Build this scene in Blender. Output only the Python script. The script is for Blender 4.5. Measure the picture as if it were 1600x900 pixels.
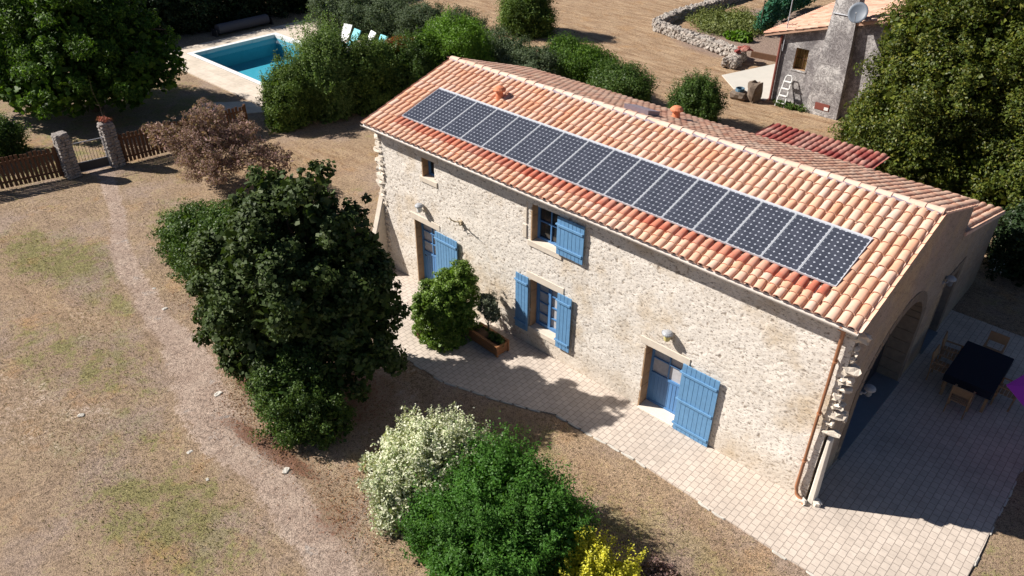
import bpy, math, random
import numpy as np
from mathutils import Vector, Euler, Matrix
for o in list(bpy.data.objects): bpy.data.objects.remove(o)
C = bpy.context.scene.collection
SC = bpy.context.scene
R = math.radians
# ------------------------------------------------------------------ camera
CAM = Vector((17.628, -13.264, 13.720))
YAW, PITCH, ROLL, FPX = 2.312, -0.591, 0.009, 1204.459
fw = Vector((math.cos(YAW)*math.cos(PITCH), math.sin(YAW)*math.cos(PITCH), math.sin(PITCH)))
rt = fw.cross(Vector((0, 0, 1))).normalized(); up = rt.cross(fw)
r2 = rt*math.cos(ROLL)+up*math.sin(ROLL); u2 = -rt*math.sin(ROLL)+up*math.cos(ROLL)
cd = bpy.data.cameras.new('camera'); cam = bpy.data.objects.new('camera', cd); C.objects.link(cam)
cam.matrix_world = Matrix(((r2.x, u2.x, -fw.x, CAM.x), (r2.y, u2.y, -fw.y, CAM.y), (r2.z, u2.z, -fw.z, CAM.z), (0, 0, 0, 1)))
cd.sensor_fit = 'HORIZONTAL'; cd.sensor_width = 36; cd.lens = 36*FPX/1600
cd.clip_start = .1; cd.clip_end = 3000
SC.camera = cam
# ------------------------------------------------------------------ sky, sun, exposure
SUN_D = Vector((math.cos(R(39))*math.cos(R(31)), math.cos(R(39))*math.sin(R(31)), -math.sin(R(39))))
w = bpy.data.worlds.new('World'); SC.world = w; w.use_nodes = True
nt = w.node_tree; bg = nt.nodes['Background']
sky = nt.nodes.new('ShaderNodeTexSky'); sky.sky_type = 'NISHITA'; sky.sun_disc = False
sky.air_density = .6; sky.dust_density = .3; sky.sun_elevation = R(39); sky.sun_rotation = math.atan2(-SUN_D.x, -SUN_D.y)
nt.links.new(sky.outputs[0], bg.inputs[0]); bg.inputs[1].default_value = 0.05
sl = bpy.data.lights.new('sun', 'SUN'); sl.energy = 5.0; sl.angle = R(.53); sl.color = (1, .95, .88)
so = bpy.data.objects.new('sun', sl); C.objects.link(so); so.location = (-20, -15, 25)
so.rotation_euler = SUN_D.to_track_quat('-Z', 'Y').to_euler()
SC.view_settings.view_transform = 'Standard'; SC.view_settings.look = 'None'
SC.view_settings.exposure = 0.8; SC.view_settings.gamma = 1
SC.view_settings.use_curve_mapping = False

# ------------------------------------------------------------------ materials
class NT:
    def __init__(s, name, rough=.8, spec=.3):
        s.m = bpy.data.materials.new(name); s.m.use_nodes = True
        s.t = s.m.node_tree; s.b = s.t.nodes['Principled BSDF']
        s.b.inputs['Roughness'].default_value = rough
        s.b.inputs['Specular IOR Level'].default_value = spec
    def n(s, typ, **k):
        o = s.t.nodes.new(typ)
        for a, v in k.items():
            if a.startswith('i_'):
                key = a[2:]
                key = int(key) if key.isdigit() else key.replace('_', ' ')
                if isinstance(v, bpy.types.NodeSocket): s.t.links.new(v, o.inputs[key])
                else: o.inputs[key].default_value = v
            else: setattr(o, a, v)
        return o
    def l(s, a, b): s.t.links.new(a, b)
    def co(s): 
        if not hasattr(s, '_co'): s._co = s.n('ShaderNodeNewGeometry').outputs['Position']
        return s._co
    def noise(s, scale, detail=4, rough=.6, vec=None, dist=0):
        o = s.n('ShaderNodeTexNoise', i_Scale=scale, i_Detail=detail, i_Roughness=rough, i_Distortion=dist)
        s.l(vec if vec is not None else s.co(), o.inputs['Vector']); return o.outputs['Fac']
    def ramp(s, fac, stops, interp='LINEAR'):
        o = s.n('ShaderNodeValToRGB'); r = o.color_ramp; r.interpolation = interp
        while len(r.elements) < len(stops): r.elements.new(.5)
        for e, (p, c) in zip(r.elements, stops):
            e.position = p; e.color = (c, c, c, 1) if isinstance(c, (int, float)) else (*c, 1)
        s.l(fac, o.inputs[0]); return o.outputs[0]
    def mix(s, f, a, b, mode='MIX'):
        o = s.n('ShaderNodeMix', data_type='RGBA', blend_type=mode)
        for k, v in ((0, f), (6, a), (7, b)):
            if isinstance(v, bpy.types.NodeSocket): s.l(v, o.inputs[k])
            elif k == 0: o.inputs[k].default_value = v
            else: o.inputs[k].default_value = (v, v, v, 1) if isinstance(v, (int, float)) else (*v, 1)
        return o.outputs[2]
    def attr(s, name):
        return s.n('ShaderNodeAttribute', attribute_name=name).outputs['Fac']
    def math(s, op, a, b=0.):
        o = s.n('ShaderNodeMath', operation=op)
        for k, v in ((0, a), (1, b)):
            if isinstance(v, bpy.types.NodeSocket): s.l(v, o.inputs[k])
            else: o.inputs[k].default_value = v
        return o.outputs[0]
    def col(s, c):
        if isinstance(c, bpy.types.NodeSocket): s.l(c, s.b.inputs['Base Color'])
        else: s.b.inputs['Base Color'].default_value = (*c, 1)
    def bump(s, h, strength=.5, dist=.02):
        o = s.n('ShaderNodeBump', i_Strength=strength, i_Distance=dist); s.l(h, o.inputs['Height'])
        s.l(o.outputs[0], s.b.inputs['Normal'])
    def island(s): return s.n('ShaderNodeNewGeometry').outputs['Random Per Island']

def simple(name, c, rough=.7, spec=.3, var=.15, scale=6, metal=0, bump=0):
    t = NT(name, rough, spec)
    f = t.noise(scale, 5)
    t.col(t.mix(f, tuple(x*(1-var) for x in c), tuple(min(1, x*(1+var)) for x in c)))
    t.b.inputs['Metallic'].default_value = metal
    if bump: t.bump(t.noise(scale*8, 4), bump, .01)
    return t.m

def leafmat(name, cols, trans=.3, rough=.45, spec=.35):
    t = NT(name, rough, spec*.5)
    n = len(cols); st = [(i/(n-1) if n > 1 else 0, c) for i, c in enumerate(cols)]
    c = t.ramp(t.island(), st)
    big = t.ramp(t.noise(.9, 3), [(.3, .72), (.7, 1.2)])
    c = t.mix(1., c, big, 'MULTIPLY')
    t.col(c)
    tr = t.n('ShaderNodeBsdfTranslucent'); t.l(t.mix(1., c, (1.25, 1.35, .6), 'MULTIPLY'), tr.inputs[0])
    mx = t.n('ShaderNodeMixShader', i_0=trans); t.l(t.b.outputs[0], mx.inputs[1]); t.l(tr.outputs[0], mx.inputs[2])
    t.l(mx.outputs[0], t.t.nodes['Material Output'].inputs[0])
    return t.m

M = {}
# rubble wall: attributes tint (per stone), pit, mortar
def rubble(name, c1, c2, cm, ochre=1.):
    t = NT(name, .92, .15)
    base = t.mix(t.attr('tint'), c1, c2)
    base = t.mix(t.math('MULTIPLY', t.ramp(t.attr('mortar'), [(.3, 0.), (.7, 1.)]), .75), base, cm)
    st = t.math('MULTIPLY', t.ramp(t.noise(.45, 5, .65), [(.5, 0.), (.64, 1.)]), .6*ochre)
    base = t.mix(st, base, (.50, .36, .20))
    gr = t.ramp(t.noise(1.7, 6, .7), [(.35, .90), (.65, 1.04)])
    base = t.mix(1., base, gr, 'MULTIPLY')
    sp = t.ramp(t.noise(28, 4, .7), [(.36, .70), (.44, 1.)])
    base = t.mix(1., base, sp, 'MULTIPLY')
    base = t.mix(t.attr('pit'), base, (.27, .21, .16))
    mp = t.n('ShaderNodeMapping'); t.l(t.co(), mp.inputs[0]); mp.inputs['Scale'].default_value = (9, 9, 24)
    sn = t.noise(1.5, 4, .65, vec=mp.outputs[0], dist=.4)
    spm = t.ramp(sn, [(.365, 1.), (.415, 0.)])
    base = t.mix(t.math('MULTIPLY', spm, .85), base, (.17, .13, .10))
    sepz = t.n('ShaderNodeSeparateXYZ'); t.l(t.co(), sepz.inputs[0])
    dmp = t.math('MULTIPLY', t.ramp(t.math('ADD', sepz.outputs[2], t.math('MULTIPLY', t.noise(2.5, 5, .7), -1.1)), [(-.0, 1.), (.35, 0.)]), .35)
    base = t.mix(dmp, base, (.42, .34, .25))
    t.col(base); t.bump(t.math('SUBTRACT', t.noise(45, 5, .7), spm), .7, .012)
    return t.m
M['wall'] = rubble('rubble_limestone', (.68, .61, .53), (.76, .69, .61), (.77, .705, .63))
M['gable'] = rubble('rubble_limestone_shade_toned', (.30, .235, .185), (.40, .32, .25), (.36, .29, .23))  # gable copy of the wall stone, its colours darkened for the shaded side
M['dressed'] = simple('dressed_limestone', (.60, .52, .43), .85, .2, .22, 5, bump=.35)
M['jamb'] = simple('brown_jamb_stone', (.34, .225, .135), .85, .2, .35, 7, bump=.4)
M['shade_stone'] = simple('shade_toned_dressed_stone', (.21, .165, .125), .9, .15, .4, 6, bump=.6)  # dressed stone with the shade of the gable openings put into its colour
M['white_stone'] = simple('pale_stone', (.66, .60, .52), .9, .2, .15, 7, bump=.5)
M['quoin'] = simple('rough_quoin_stone', (.56, .49, .41), .9, .15, .3, 5, bump=.8)
def tilemat(name, cols, stain=.5):
    t = NT(name, .85, .2)
    n = len(cols)
    c = t.ramp(t.island(), [(i/(n-1), x) for i, x in enumerate(cols)])
    s = t.ramp(t.noise(5, 6, .7), [(.3, .68), (.55, 1.), (.75, 1.12)])
    c = t.mix(stain, c, s, 'MULTIPLY')
    l = t.ramp(t.noise(1.1, 5, .6), [(.45, 0.), (.7, .45)])
    c = t.mix(l, c, (.60, .45, .36))
    k = t.ramp(t.noise(14, 5, .7), [(.62, 0.), (.70, .6)])
    c = t.mix(k, c, (.30, .20, .14))
    t.col(c); t.bump(t.noise(60, 4), .25, .004)
    return t.m
M['tile'] = tilemat('clay_tile', [(.66, .355, .23), (.69, .41, .285), (.63, .315, .19), (.70, .45, .34), (.66, .385, .25), (.69, .47, .375), (.65, .335, .205)])
M['tile_back'] = tilemat('weathered_clay_tile', [(.50, .26, .17), (.56, .34, .24), (.45, .22, .15), (.56, .38, .28), (.50, .30, .21)], .7)
M['tile_red'] = tilemat('red_clay_tile', [(.52, .16, .10), (.46, .13, .08), (.55, .21, .13), (.56, .26, .17)], .5)
M['tile_dark_red'] = tilemat('dark_red_tile', [(.30, .07, .055), (.24, .055, .05), (.34, .10, .075)], .6)
M['tile_pale'] = tilemat('pale_ridge_tile', [(.68, .46, .35), (.70, .50, .40), (.66, .43, .32), (.71, .53, .44)], .5)
M['terracotta'] = simple('terracotta_vent', (.55, .19, .095), .75, .3, .2, 9)
M['mortar'] = simple('lime_mortar', (.50, .37, .33), .9, .1, .2, 8)
M['lead'] = simple('lead_flashing', (.22, .18, .21), .5, .5, .2, 8)
M['under'] = simple('roof_underlay', (.10, .06, .045), .95, .1)
M['gutter'] = simple('zinc_gutter', (.50, .45, .41), .5, .4, .15, 5)
M['copper'] = simple('copper_brown_pipe', (.36, .155, .075), .45, .5, .2, 7)
M['shutter'] = simple('blue_paint', (.12, .26, .44), .6, .3, .24, 9)
M['frame'] = simple('blue_frame_paint', (.085, .215, .44), .45, .4, .12, 4)
def glass(name, c=(.02, .025, .03)):
    t = NT(name, .08, .8); t.col(c); return t.m
M['glass'] = glass('dark_window_glass')
M['curtain'] = simple('net_curtain', (.42, .42, .44), .8, .2, .3, 12)
t = NT('solar_cell', .22, .35); t.col(t.mix(t.island(), (.040, .044, .060), (.056, .060, .080))); M['cell'] = t.m
M['backsheet'] = simple('white_backsheet', (.42, .44, .50), .4, .4, .04, 3)
M['alu'] = simple('aluminium', (.46, .47, .50), .35, .5, .08, 4)
M['render'] = None
t = NT('weathered_grey_render', .95, .1)
c = t.mix(t.ramp(t.noise(.9, 7, .7, dist=.6), [(.42, 0.), (.58, 1.)]), (.22, .20, .20), (.46, .43, .415))
v = t.noise(2.6, 7, .75, dist=1.6)
c = t.mix(t.ramp(v, [(.46, 0.), (.5, .75), (.54, 0.)]), c, (.085, .075, .075))
c = t.mix(t.ramp(t.noise(9, 5, .7), [(.40, .55), (.5, 0.)]), c, (.12, .11, .11))
t.col(c); t.bump(t.noise(14, 6, .7), .6, .03); M['render'] = t.m
t = NT('chimney_render', .95, .1)
c = t.mix(t.ramp(t.noise(.8, 6, .7), [(.42, 0.), (.6, 1.)]), (.30, .275, .27), (.60, .57, .545))
v = t.noise(2.2, 8, .75, dist=2.2)
c = t.mix(t.ramp(v, [(.45, 0.), (.5, .9), (.55, 0.)]), c, (.09, .08, .08))
t.col(c); t.bump(t.noise(14, 6, .7), .6, .03); M['chimney'] = t.m
M['concrete'] = simple('pale_concrete', (.48, .45, .40), .9, .2, .12, 1.5, bump=.3)
M['step'] = simple('blue_grey_step', (.17, .18, .19), .8, .3, .15, 5)
M['woodbrown'] = simple('brown_stained_wood', (.115, .058, .032), .8, .2, .35, 8)
M['plank'] = simple('planter_wood', (.30, .135, .06), .7, .3, .3, 9)
M['darkmetal'] = simple('dark_iron', (.03, .03, .035), .5, .5, .2)
M['white'] = simple('white_paint', (.72, .72, .70), .5, .4, .06)
M['turq'] = simple('turquoise_fabric', (.22, .56, .62), .8, .2, .08)
M['soil'] = simple('soil', (.13, .085, .06), .95, .1, .3, 9, bump=.8)
M['bark'] = simple('bark', (.12, .088, .062), .9, .15, .35, 9, bump=.8)
M['drystone'] = None
t = NT('dry_stone', .92, .15); c = t.ramp(t.island(), [(0, (.20, .17, .15)), (.5, (.36, .32, .285)), (1, (.27, .22, .19))])
c = t.mix(t.ramp(t.noise(7, 5, .7), [(.45, 0.), (.65, .7)]), c, (.47, .43, .37)); t.col(c); t.bump(t.noise(25, 5), .6, .03); M['drystone'] = t.m
M['post'] = None
t = NT('mottled_post_stone', .92, .15); c = t.ramp(t.noise(9, 4, .6), [(.35, (.13, .115, .11)), (.5, (.30, .265, .24)), (.65, (.20, .175, .16))])
t.col(c); t.bump(t.noise(12, 5), .8, .05); M['post'] = t.m
M['grey'] = simple('grey_plastic', (.30, .31, .33), .5, .4, .08)
M['dish'] = simple('dish_grey', (.13, .15, .18), .5, .4, .08)
M['lampglass'] = simple('yellowed_lamp_glass', (.55, .48, .20), .3, .5, .05)
M['magenta'] = simple('magenta_canvas', (.62, .07, .55), .8, .2, .06)
M['navy'] = simple('dark_blue_tablecloth', (.012, .015, .027), .8, .2, .15)
M['teak'] = simple('teak', (.33, .19, .10), .7, .3, .2, 9)
M['amber'] = simple('amber_window', (.22, .155, .05), .4, .4, .6, 9)
M['rust'] = simple('rust_red', (.20, .06, .045), .8, .3, .2)
M['cover'] = simple('pool_cover_grey', (.09, .085, .10), .7, .3, .1)
M['bone'] = simple('weathered_antler', (.40, .33, .23), .8, .2, .4, 20)
M['hosegreen'] = simple('blue_hose', (.05, .12, .18), .5, .4)
M['net'] = simple('green_net', (.06, .26, .17), .8, .2, .1)
M['liner'] = simple('pool_liner', (.16, .46, .54), .6, .3, .06, 1)
t = NT('pool_water', .03, .5)
tp = t.n('ShaderNodeBsdfTransparent'); tp.inputs[0].default_value = (.55, .84, .90, 1)
gl = t.n('ShaderNodeBsdfGlossy'); gl.inputs['Roughness'].default_value = .04
bp = t.n('ShaderNodeBump', i_Strength=.1, i_Distance=.02); t.l(t.noise(2.2, 3), bp.inputs['Height']); t.l(bp.outputs[0], gl.inputs['Normal'])
lw = t.n('ShaderNodeLayerWeight', i_Blend=.5); fr_ = t.math('ADD', t.math('MULTIPLY', t.math('POWER', lw.outputs['Facing'], 4.), .55), .03); mx = t.n('ShaderNodeMixShader'); t.l(fr_, mx.inputs[0]); t.l(tp.outputs[0], mx.inputs[1]); t.l(gl.outputs[0], mx.inputs[2])
t.l(mx.outputs[0], t.t.nodes['Material Output'].inputs[0]); M['water'] = t.m
# paving
def paving(name, cA, cB, cm, sx, sy, off=.5):
    t = NT(name, .85, .2)
    sep = t.n('ShaderNodeSeparateXYZ'); t.l(t.co(), sep.inputs[0])
    cmb = t.n('ShaderNodeCombineXYZ'); t.l(sep.outputs[1], cmb.inputs[0]); t.l(sep.outputs[0], cmb.inputs[1])
    wob = t.n('ShaderNodeVectorMath', operation='ADD'); t.l(cmb.outputs[0], wob.inputs[0])
    nz = t.n('ShaderNodeTexNoise', i_Scale=5., i_Detail=2.); t.l(t.co(), nz.inputs[0])
    sc = t.n('ShaderNodeVectorMath', operation='SCALE'); t.l(nz.outputs['Color'], sc.inputs[0]); sc.inputs['Scale'].default_value = .018
    t.l(sc.outputs[0], wob.inputs[1])
    br = t.n('ShaderNodeTexBrick', offset=off, i_Scale=1., i_Mortar_Size=.0075, i_Mortar_Smooth=.3, i_Bias=0., i_Brick_Width=sx, i_Row_Height=sy)
    t.l(wob.outputs[0], br.inputs[0])
    br.inputs['Color1'].default_value = (*cA, 1); br.inputs['Color2'].default_value = (*cB, 1); br.inputs['Mortar'].default_value = (*cm, 1)
    c = t.mix(1., br.outputs[0], t.ramp(t.noise(.7, 6, .7), [(.3, .84), (.6, 1.04)]), 'MULTIPLY')
    c = t.mix(1., c, t.ramp(t.noise(5, 6, .7), [(.35, .90), (.6, 1.03)]), 'MULTIPLY')
    t.col(c)
    h = t.math('MULTIPLY', br.outputs['Fac'], -1.)
    t.bump(h, .6, .006)
    return t.m
M['paving'] = paving('beige_pavers', (.50, .425, .36), (.555, .475, .405), (.29, .24, .205), .20, .157)
M['deck'] = paving('pool_deck_slabs', (.56, .48, .39), (.62, .53, .44), (.46, .39, .32), .5, .5, 0)
# ground
t = NT('dry_lawn', .97, .1)
n1 = t.noise(.28, 5, .6); n2 = t.noise(1.6, 6, .7); n3 = t.noise(9, 6, .75); n4 = t.noise(38, 5, .75)
dry = t.mix(t.ramp(n2, [(.3, 0.), (.7, 1.)]), (.25, .175, .125), (.48, .35, .235))
dry = t.mix(t.ramp(n1, [(.4, 0.), (.65, .6)]), dry, (.385, .275, .175))
grn = t.mix(n3, (.13, .155, .045), (.30, .26, .11))
g = t.math('ADD', t.math('MULTIPLY', t.attr('green'), .88), t.math('MULTIPLY', t.math('SUBTRACT', n2, .47), 3.0))
g = t.math('ADD', g, t.math('MULTIPLY', t.math('SUBTRACT', n3, .5), 2.0)); g = t.math('ADD', g, t.math('MULTIPLY', t.math('SUBTRACT', n4, .5), 1.2))
lawn = t.mix(t.ramp(g, [(.42, 0.), (.72, .8)]), dry, grn)
oran = t.math('MULTIPLY', t.ramp(t.noise(.6, 5, .7), [(.56, 0.), (.7, 1.)]), .45)
gw = t.math('MULTIPLY', t.attr('gold'), t.ramp(n2, [(.25, .35), (.6, 1.)]))
st_ = t.n('ShaderNodeMapping'); t.l(t.co(), st_.inputs[0]); st_.inputs['Scale'].default_value = (.5, 2.2, 1); st_.inputs['Rotation'].default_value = (0, 0, .9)
gcol = t.mix(t.ramp(t.noise(1.2, 6, .72, vec=st_.outputs[0]), [(.38, 0.), (.62, 1.)]), (.29, .175, .10), (.52, .37, .235))
lawn = t.mix(gw, lawn, gcol)
pk = t.math('MULTIPLY', t.math('SUBTRACT', 1., t.attr('gold')), t.math('MULTIPLY', t.ramp(t.noise(.42, 5, .65), [(.5, 0.), (.62, 1.)]), .5)); lawn = t.mix(pk, lawn, (.38, .29, .25))
lawn = t.mix(oran, lawn, (.46, .25, .10))
d = t.math('ADD', t.attr('dirt'), t.math('MULTIPLY', t.math('SUBTRACT', n2, .5), 1.2))
d = t.math('ADD', d, t.math('MULTIPLY', t.math('SUBTRACT', n3, .5), 1.3)); d = t.math('ADD', d, t.math('MULTIPLY', t.math('SUBTRACT', n4, .5), .7))
dirt = t.mix(t.ramp(n2, [(.3, 0.), (.65, 1.)]), (.33, .235, .185), (.50, .385, .31))
dirt = t.mix(t.ramp(t.noise(1.1, 6, .7, dist=.5), [(.60, 0.), (.68, .6)]), dirt, (.40, .39, .38))
lawn = t.mix(t.ramp(d, [(.45, 0.), (.68, .95)]), lawn, dirt)
mu = t.math('ADD', t.attr('mulch'), t.math('MULTIPLY', t.math('SUBTRACT', n3, .5), 2.4)); mu = t.math('ADD', mu, t.math('MULTIPLY', t.math('SUBTRACT', n4, .5), 1.8))
lawn = t.mix(t.ramp(mu, [(.55, 0.), (.75, .8)]), lawn, (.17, .075, .045))
gd = t.math('ADD', t.attr('soil'), t.math('MULTIPLY', t.math('SUBTRACT', n2, .5), .4))
lawn = t.mix(t.ramp(gd, [(.4, 0.), (.6, .9)]), lawn, (.30, .22, .18))
lawn = t.mix(1., lawn, t.ramp(n4, [(.34, .15), (.5, .95), (.66, 1.42)]), 'MULTIPLY')
lawn = t.mix(t.math('MULTIPLY', t.ramp(t.noise(70, 3, .6), [(.66, 0.), (.72, 1.)]), .45), lawn, (.52, .45, .34))
lawn = t.mix(1., lawn, t.ramp(n3, [(.36, .58), (.5, 1.), (.65, 1.2)]), 'MULTIPLY')
t.col(lawn)
hh = t.math('ADD', n4, t.math('MULTIPLY', n3, .8)); t.bump(hh, .8, .05)
M['ground'] = t.m
M['tuft'] = leafmat('grass_tuft', [(.17, .165, .065), (.32, .25, .14), (.22, .19, .09), (.40, .31, .19)], .2, .8, .1)

# ------------------------------------------------------------------ mesh helpers
class MB:
    def __init__(s): s.v = []; s.f = []; s.n = 0; s.at = {}
    def add(s, vs, fs):
        s.v.extend([tuple(map(float, p)) for p in vs]); s.f.extend([tuple(i+s.n for i in f) for f in fs]); s.n += len(vs)
    def hexa(s, c8):   # bottom 4 ccw, top 4 ccw
        s.add(c8, [(3, 2, 1, 0), (4, 5, 6, 7), (0, 1, 5, 4), (1, 2, 6, 5), (2, 3, 7, 6), (3, 0, 4, 7)])
    def box(s, x0, x1, y0, y1, z0, z1):
        s.hexa([(x0, y0, z0), (x1, y0, z0), (x1, y1, z0), (x0, y1, z0), (x0, y0, z1), (x1, y0, z1), (x1, y1, z1), (x0, y1, z1)])
    def obox(s, c, hx, hy, hz, rot=(0, 0, 0)):
        m = Euler(rot).to_matrix(); c = Vector(c)
        s.hexa([c+m @ Vector((a*hx, b*hy, d*hz)) for d in (-1, 1) for a, b in ((-1, -1), (1, -1), (1, 1), (-1, 1))])
    def stone(s, c, hx, hy, hz, rnd, j=.22, rot=(0, 0, 0)):
        m = Euler(rot).to_matrix(); c = Vector(c); pts = []
        N = 3
        vs = []; idx = {}
        def key(i, k, l):
            if (i, k, l) not in idx:
                p = Vector((i/N*2-1, k/N*2-1, l/N*2-1))
                q = p.normalized()*1.15; p = p.lerp(q, .55)
                p = Vector((p.x*hx, p.y*hy, p.z*hz)); jj = j*min(hx, hy, hz)
                p += Vector([rnd.uniform(-jj, jj) for _ in range(3)])
                idx[(i, k, l)] = len(vs); vs.append(c+m @ p)
            return idx[(i, k, l)]
        fs = []
        for a in range(N):
            for b in range(N):
                for side in (0, N):
                    for ax in range(3):
                        q = []
                        for (da, db) in ((0, 0), (1, 0), (1, 1), (0, 1)):
                            co = [0, 0, 0]; co[ax] = side; co[(ax+1) % 3] = a+da; co[(ax+2) % 3] = b+db
                            q.append(key(*co))
                        fs.append(tuple(q if side else q[::-1]))
        s.add(vs, fs)
    def tube(s, pts, rad, n=8, cap=True):
        pts = [Vector(p) for p in pts]
        if not hasattr(rad, '__len__'): rad = [rad]*len(pts)
        base = s.n; vs = []; fs = []
        for i, p in enumerate(pts):
            d = (pts[min(i+1, len(pts)-1)]-pts[max(i-1, 0)]).normalized()
            a = d.cross(Vector((0, 0, 1)))
            if a.length < .05: a = d.cross(Vector((1, 0, 0)))
            a.normalize(); b = d.cross(a)
            for k in range(n):
                t = 2*math.pi*k/n; vs.append(p+(a*math.cos(t)+b*math.sin(t))*rad[i])
        for i in range(len(pts)-1):
            for k in range(n):
                fs.append((i*n+k, i*n+(k+1) % n, (i+1)*n+(k+1) % n, (i+1)*n+k))
        if cap: fs.append(tuple(range(n))); fs.append(tuple(reversed(range((len(pts)-1)*n, len(pts)*n))))
        s.add(vs, fs)
    def lathe(s, c, prof, n=16):
        c = Vector(c); vs = []; fs = []
        for r, z in prof:
            for k in range(n):
                t = 2*math.pi*k/n; vs.append(c+Vector((r*math.cos(t), r*math.sin(t), z)))
        for i in range(len(prof)-1):
            for k in range(n):
                fs.append((i*n+k, i*n+(k+1) % n, (i+1)*n+(k+1) % n, (i+1)*n+k))
        fs.append(tuple(reversed(range(n)))); fs.append(tuple(range((len(prof)-1)*n, len(prof)*n)))
        s.add(vs, fs)
    def quad(s, a, b, c, d): s.add([a, b, c, d], [(0, 1, 2, 3)])
    def build(s, name, mat, parent=None, origin=None, smooth=False, bevel=0):
        off = Vector(origin) if origin is not None else (Vector(parent_loc(parent)) if parent else Vector((0, 0, 0)))
        me = bpy.data.meshes.new(name)
        me.from_pydata([(p[0]-off.x, p[1]-off.y, p[2]-off.z) for p in s.v], [], s.f); me.update()
        me.materials.append(mat)
        if smooth: me.polygons.foreach_set('use_smooth', [True]*len(me.polygons))
        o = bpy.data.objects.new(name, me); C.objects.link(o)
        if parent: o.parent = parent
        else: o.location = off
        if bevel:
            b = o.modifiers.new('bevel', 'BEVEL'); b.width = bevel; b.segments = 1; b.limit_method = 'ANGLE'
        return o
def parent_loc(p):
    v = Vector((0, 0, 0))
    while p: v += Vector(p.location); p = p.parent
    return v
def fastmesh(name, V, F, mat, parent=None, origin=None, attrs=None, smooth=False):
    """V (n,3), F (m,k) numpy"""
    off = np.array(origin if origin is not None else (parent_loc(parent) if parent else (0, 0, 0)), float)
    V = V-off
    me = bpy.data.meshes.new(name); m, k = F.shape
    me.vertices.add(len(V)); me.vertices.foreach_set('co', V.astype(np.float32).ravel())
    me.loops.add(m*k); me.loops.foreach_set('vertex_index', F.astype(np.int32).ravel())
    me.polygons.add(m); me.polygons.foreach_set('loop_start', np.arange(0, m*k, k, dtype=np.int32))
    try: me.polygons.foreach_set('loop_total', np.full(m, k, dtype=np.int32))
    except Exception: pass
    if smooth: me.polygons.foreach_set('use_smooth', np.ones(m, dtype=bool))
    me.update(calc_edges=True)
    for a, val in (attrs or {}).items():
        at = me.attributes.new(a, 'FLOAT', 'POINT'); at.data.foreach_set('value', val.astype(np.float32).ravel())
    me.materials.append(mat)
    o = bpy.data.objects.new(name, me); C.objects.link(o)
    if parent: o.parent = parent
    else: o.location = tuple(off)
    return o
def tag(o, label=None, cat=None, group=None, kind=None):
    if label: o['label'] = label
    if cat: o['category'] = cat
    if group: o['group'] = group
    if kind: o['kind'] = kind
    return o
def thing(name, loc, label, cat, group=None, rz=0):
    o = bpy.data.objects.new(name, None); C.objects.link(o); o.location = loc; o.rotation_euler = (0, 0, rz)
    o.empty_display_size = .2
    return tag(o, label, cat, group)
def copy_tree(o, parent=None):
    c = o.copy(); C.objects.link(c)
    if parent: c.parent = parent
    for ch in [x for x in bpy.data.objects if x.parent == o]: copy_tree(ch, c)
    return c
def vnoise(shape, cells, rng):
    a = rng.random((cells[0]+3, cells[1]+3))
    y = np.linspace(0, cells[0], shape[0]); x = np.linspace(0, cells[1], shape[1])
    yi = y.astype(int); xi = x.astype(int); fy = y-yi; fx = x-xi
    fy = fy*fy*(3-2*fy); fx = fx*fx*(3-2*fx)
    A = a[yi][:, xi]; B = a[yi][:, xi+1]; D = a[yi+1][:, xi]; E_ = a[yi+1][:, xi+1]
    return (A*(1-fx)+B*fx)*(1-fy)[:, None]+(D*(1-fx)+E_*fx)*fy[:, None]

# ------------------------------------------------------------------ ground
def axis(lo, hi, step, far, grow=1.35):
    a = list(np.arange(lo, hi+1e-6, step)); s = step; x = hi
    while x < far: s *= grow; x += s; a.append(x)
    s = step; x = lo; pre = []
    while x > -far: s *= grow; x -= s; pre.append(x)
    return np.array(pre[::-1]+a)
PATH = [(-15.5, -3.9, .3), (-13.9, -3.4, .3), (-12, -4.0, .26), (-10.3, -4.5, .26), (-8, -5.5, .27), (-6, -6.1, .32), (-4.4, -6.35, .34), (-2.7, -6.75, .34), (-1.3, -6.8, .45), (0.2, -7.15, .6), (1.8, -7.7, .62), (3.2, -7.95, .55), (5.1, -7.8, .5), (6.4, -8.1, .45), (7.7, -8.25, .42), (11, -9.2, .4)]
def segdist(X, Y, pts):
    best = np.full(X.shape, 9.)
    for (x0, y0, w0), (x1, y1, w1) in zip(pts, pts[1:]):
        dx, dy = x1-x0, y1-y0; t = np.clip(((X-x0)*dx+(Y-y0)*dy)/(dx*dx+dy*dy), 0, 1)
        d = np.hypot(X-x0-t*dx, Y-y0-t*dy)/(w0+(w1-w0)*t); best = np.minimum(best, d)
    return best
def blob(X, Y, l):
    r = np.zeros(X.shape)
    for (x, y, a, b, rot, s) in l:
        c, q = math.cos(rot), math.sin(rot); u = (X-x)*c+(Y-y)*q; v = -(X-x)*q+(Y-y)*c
        r = np.maximum(r, s*np.clip(1.6-np.hypot(u/a, v/b), 0, 1))
    return r
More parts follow.
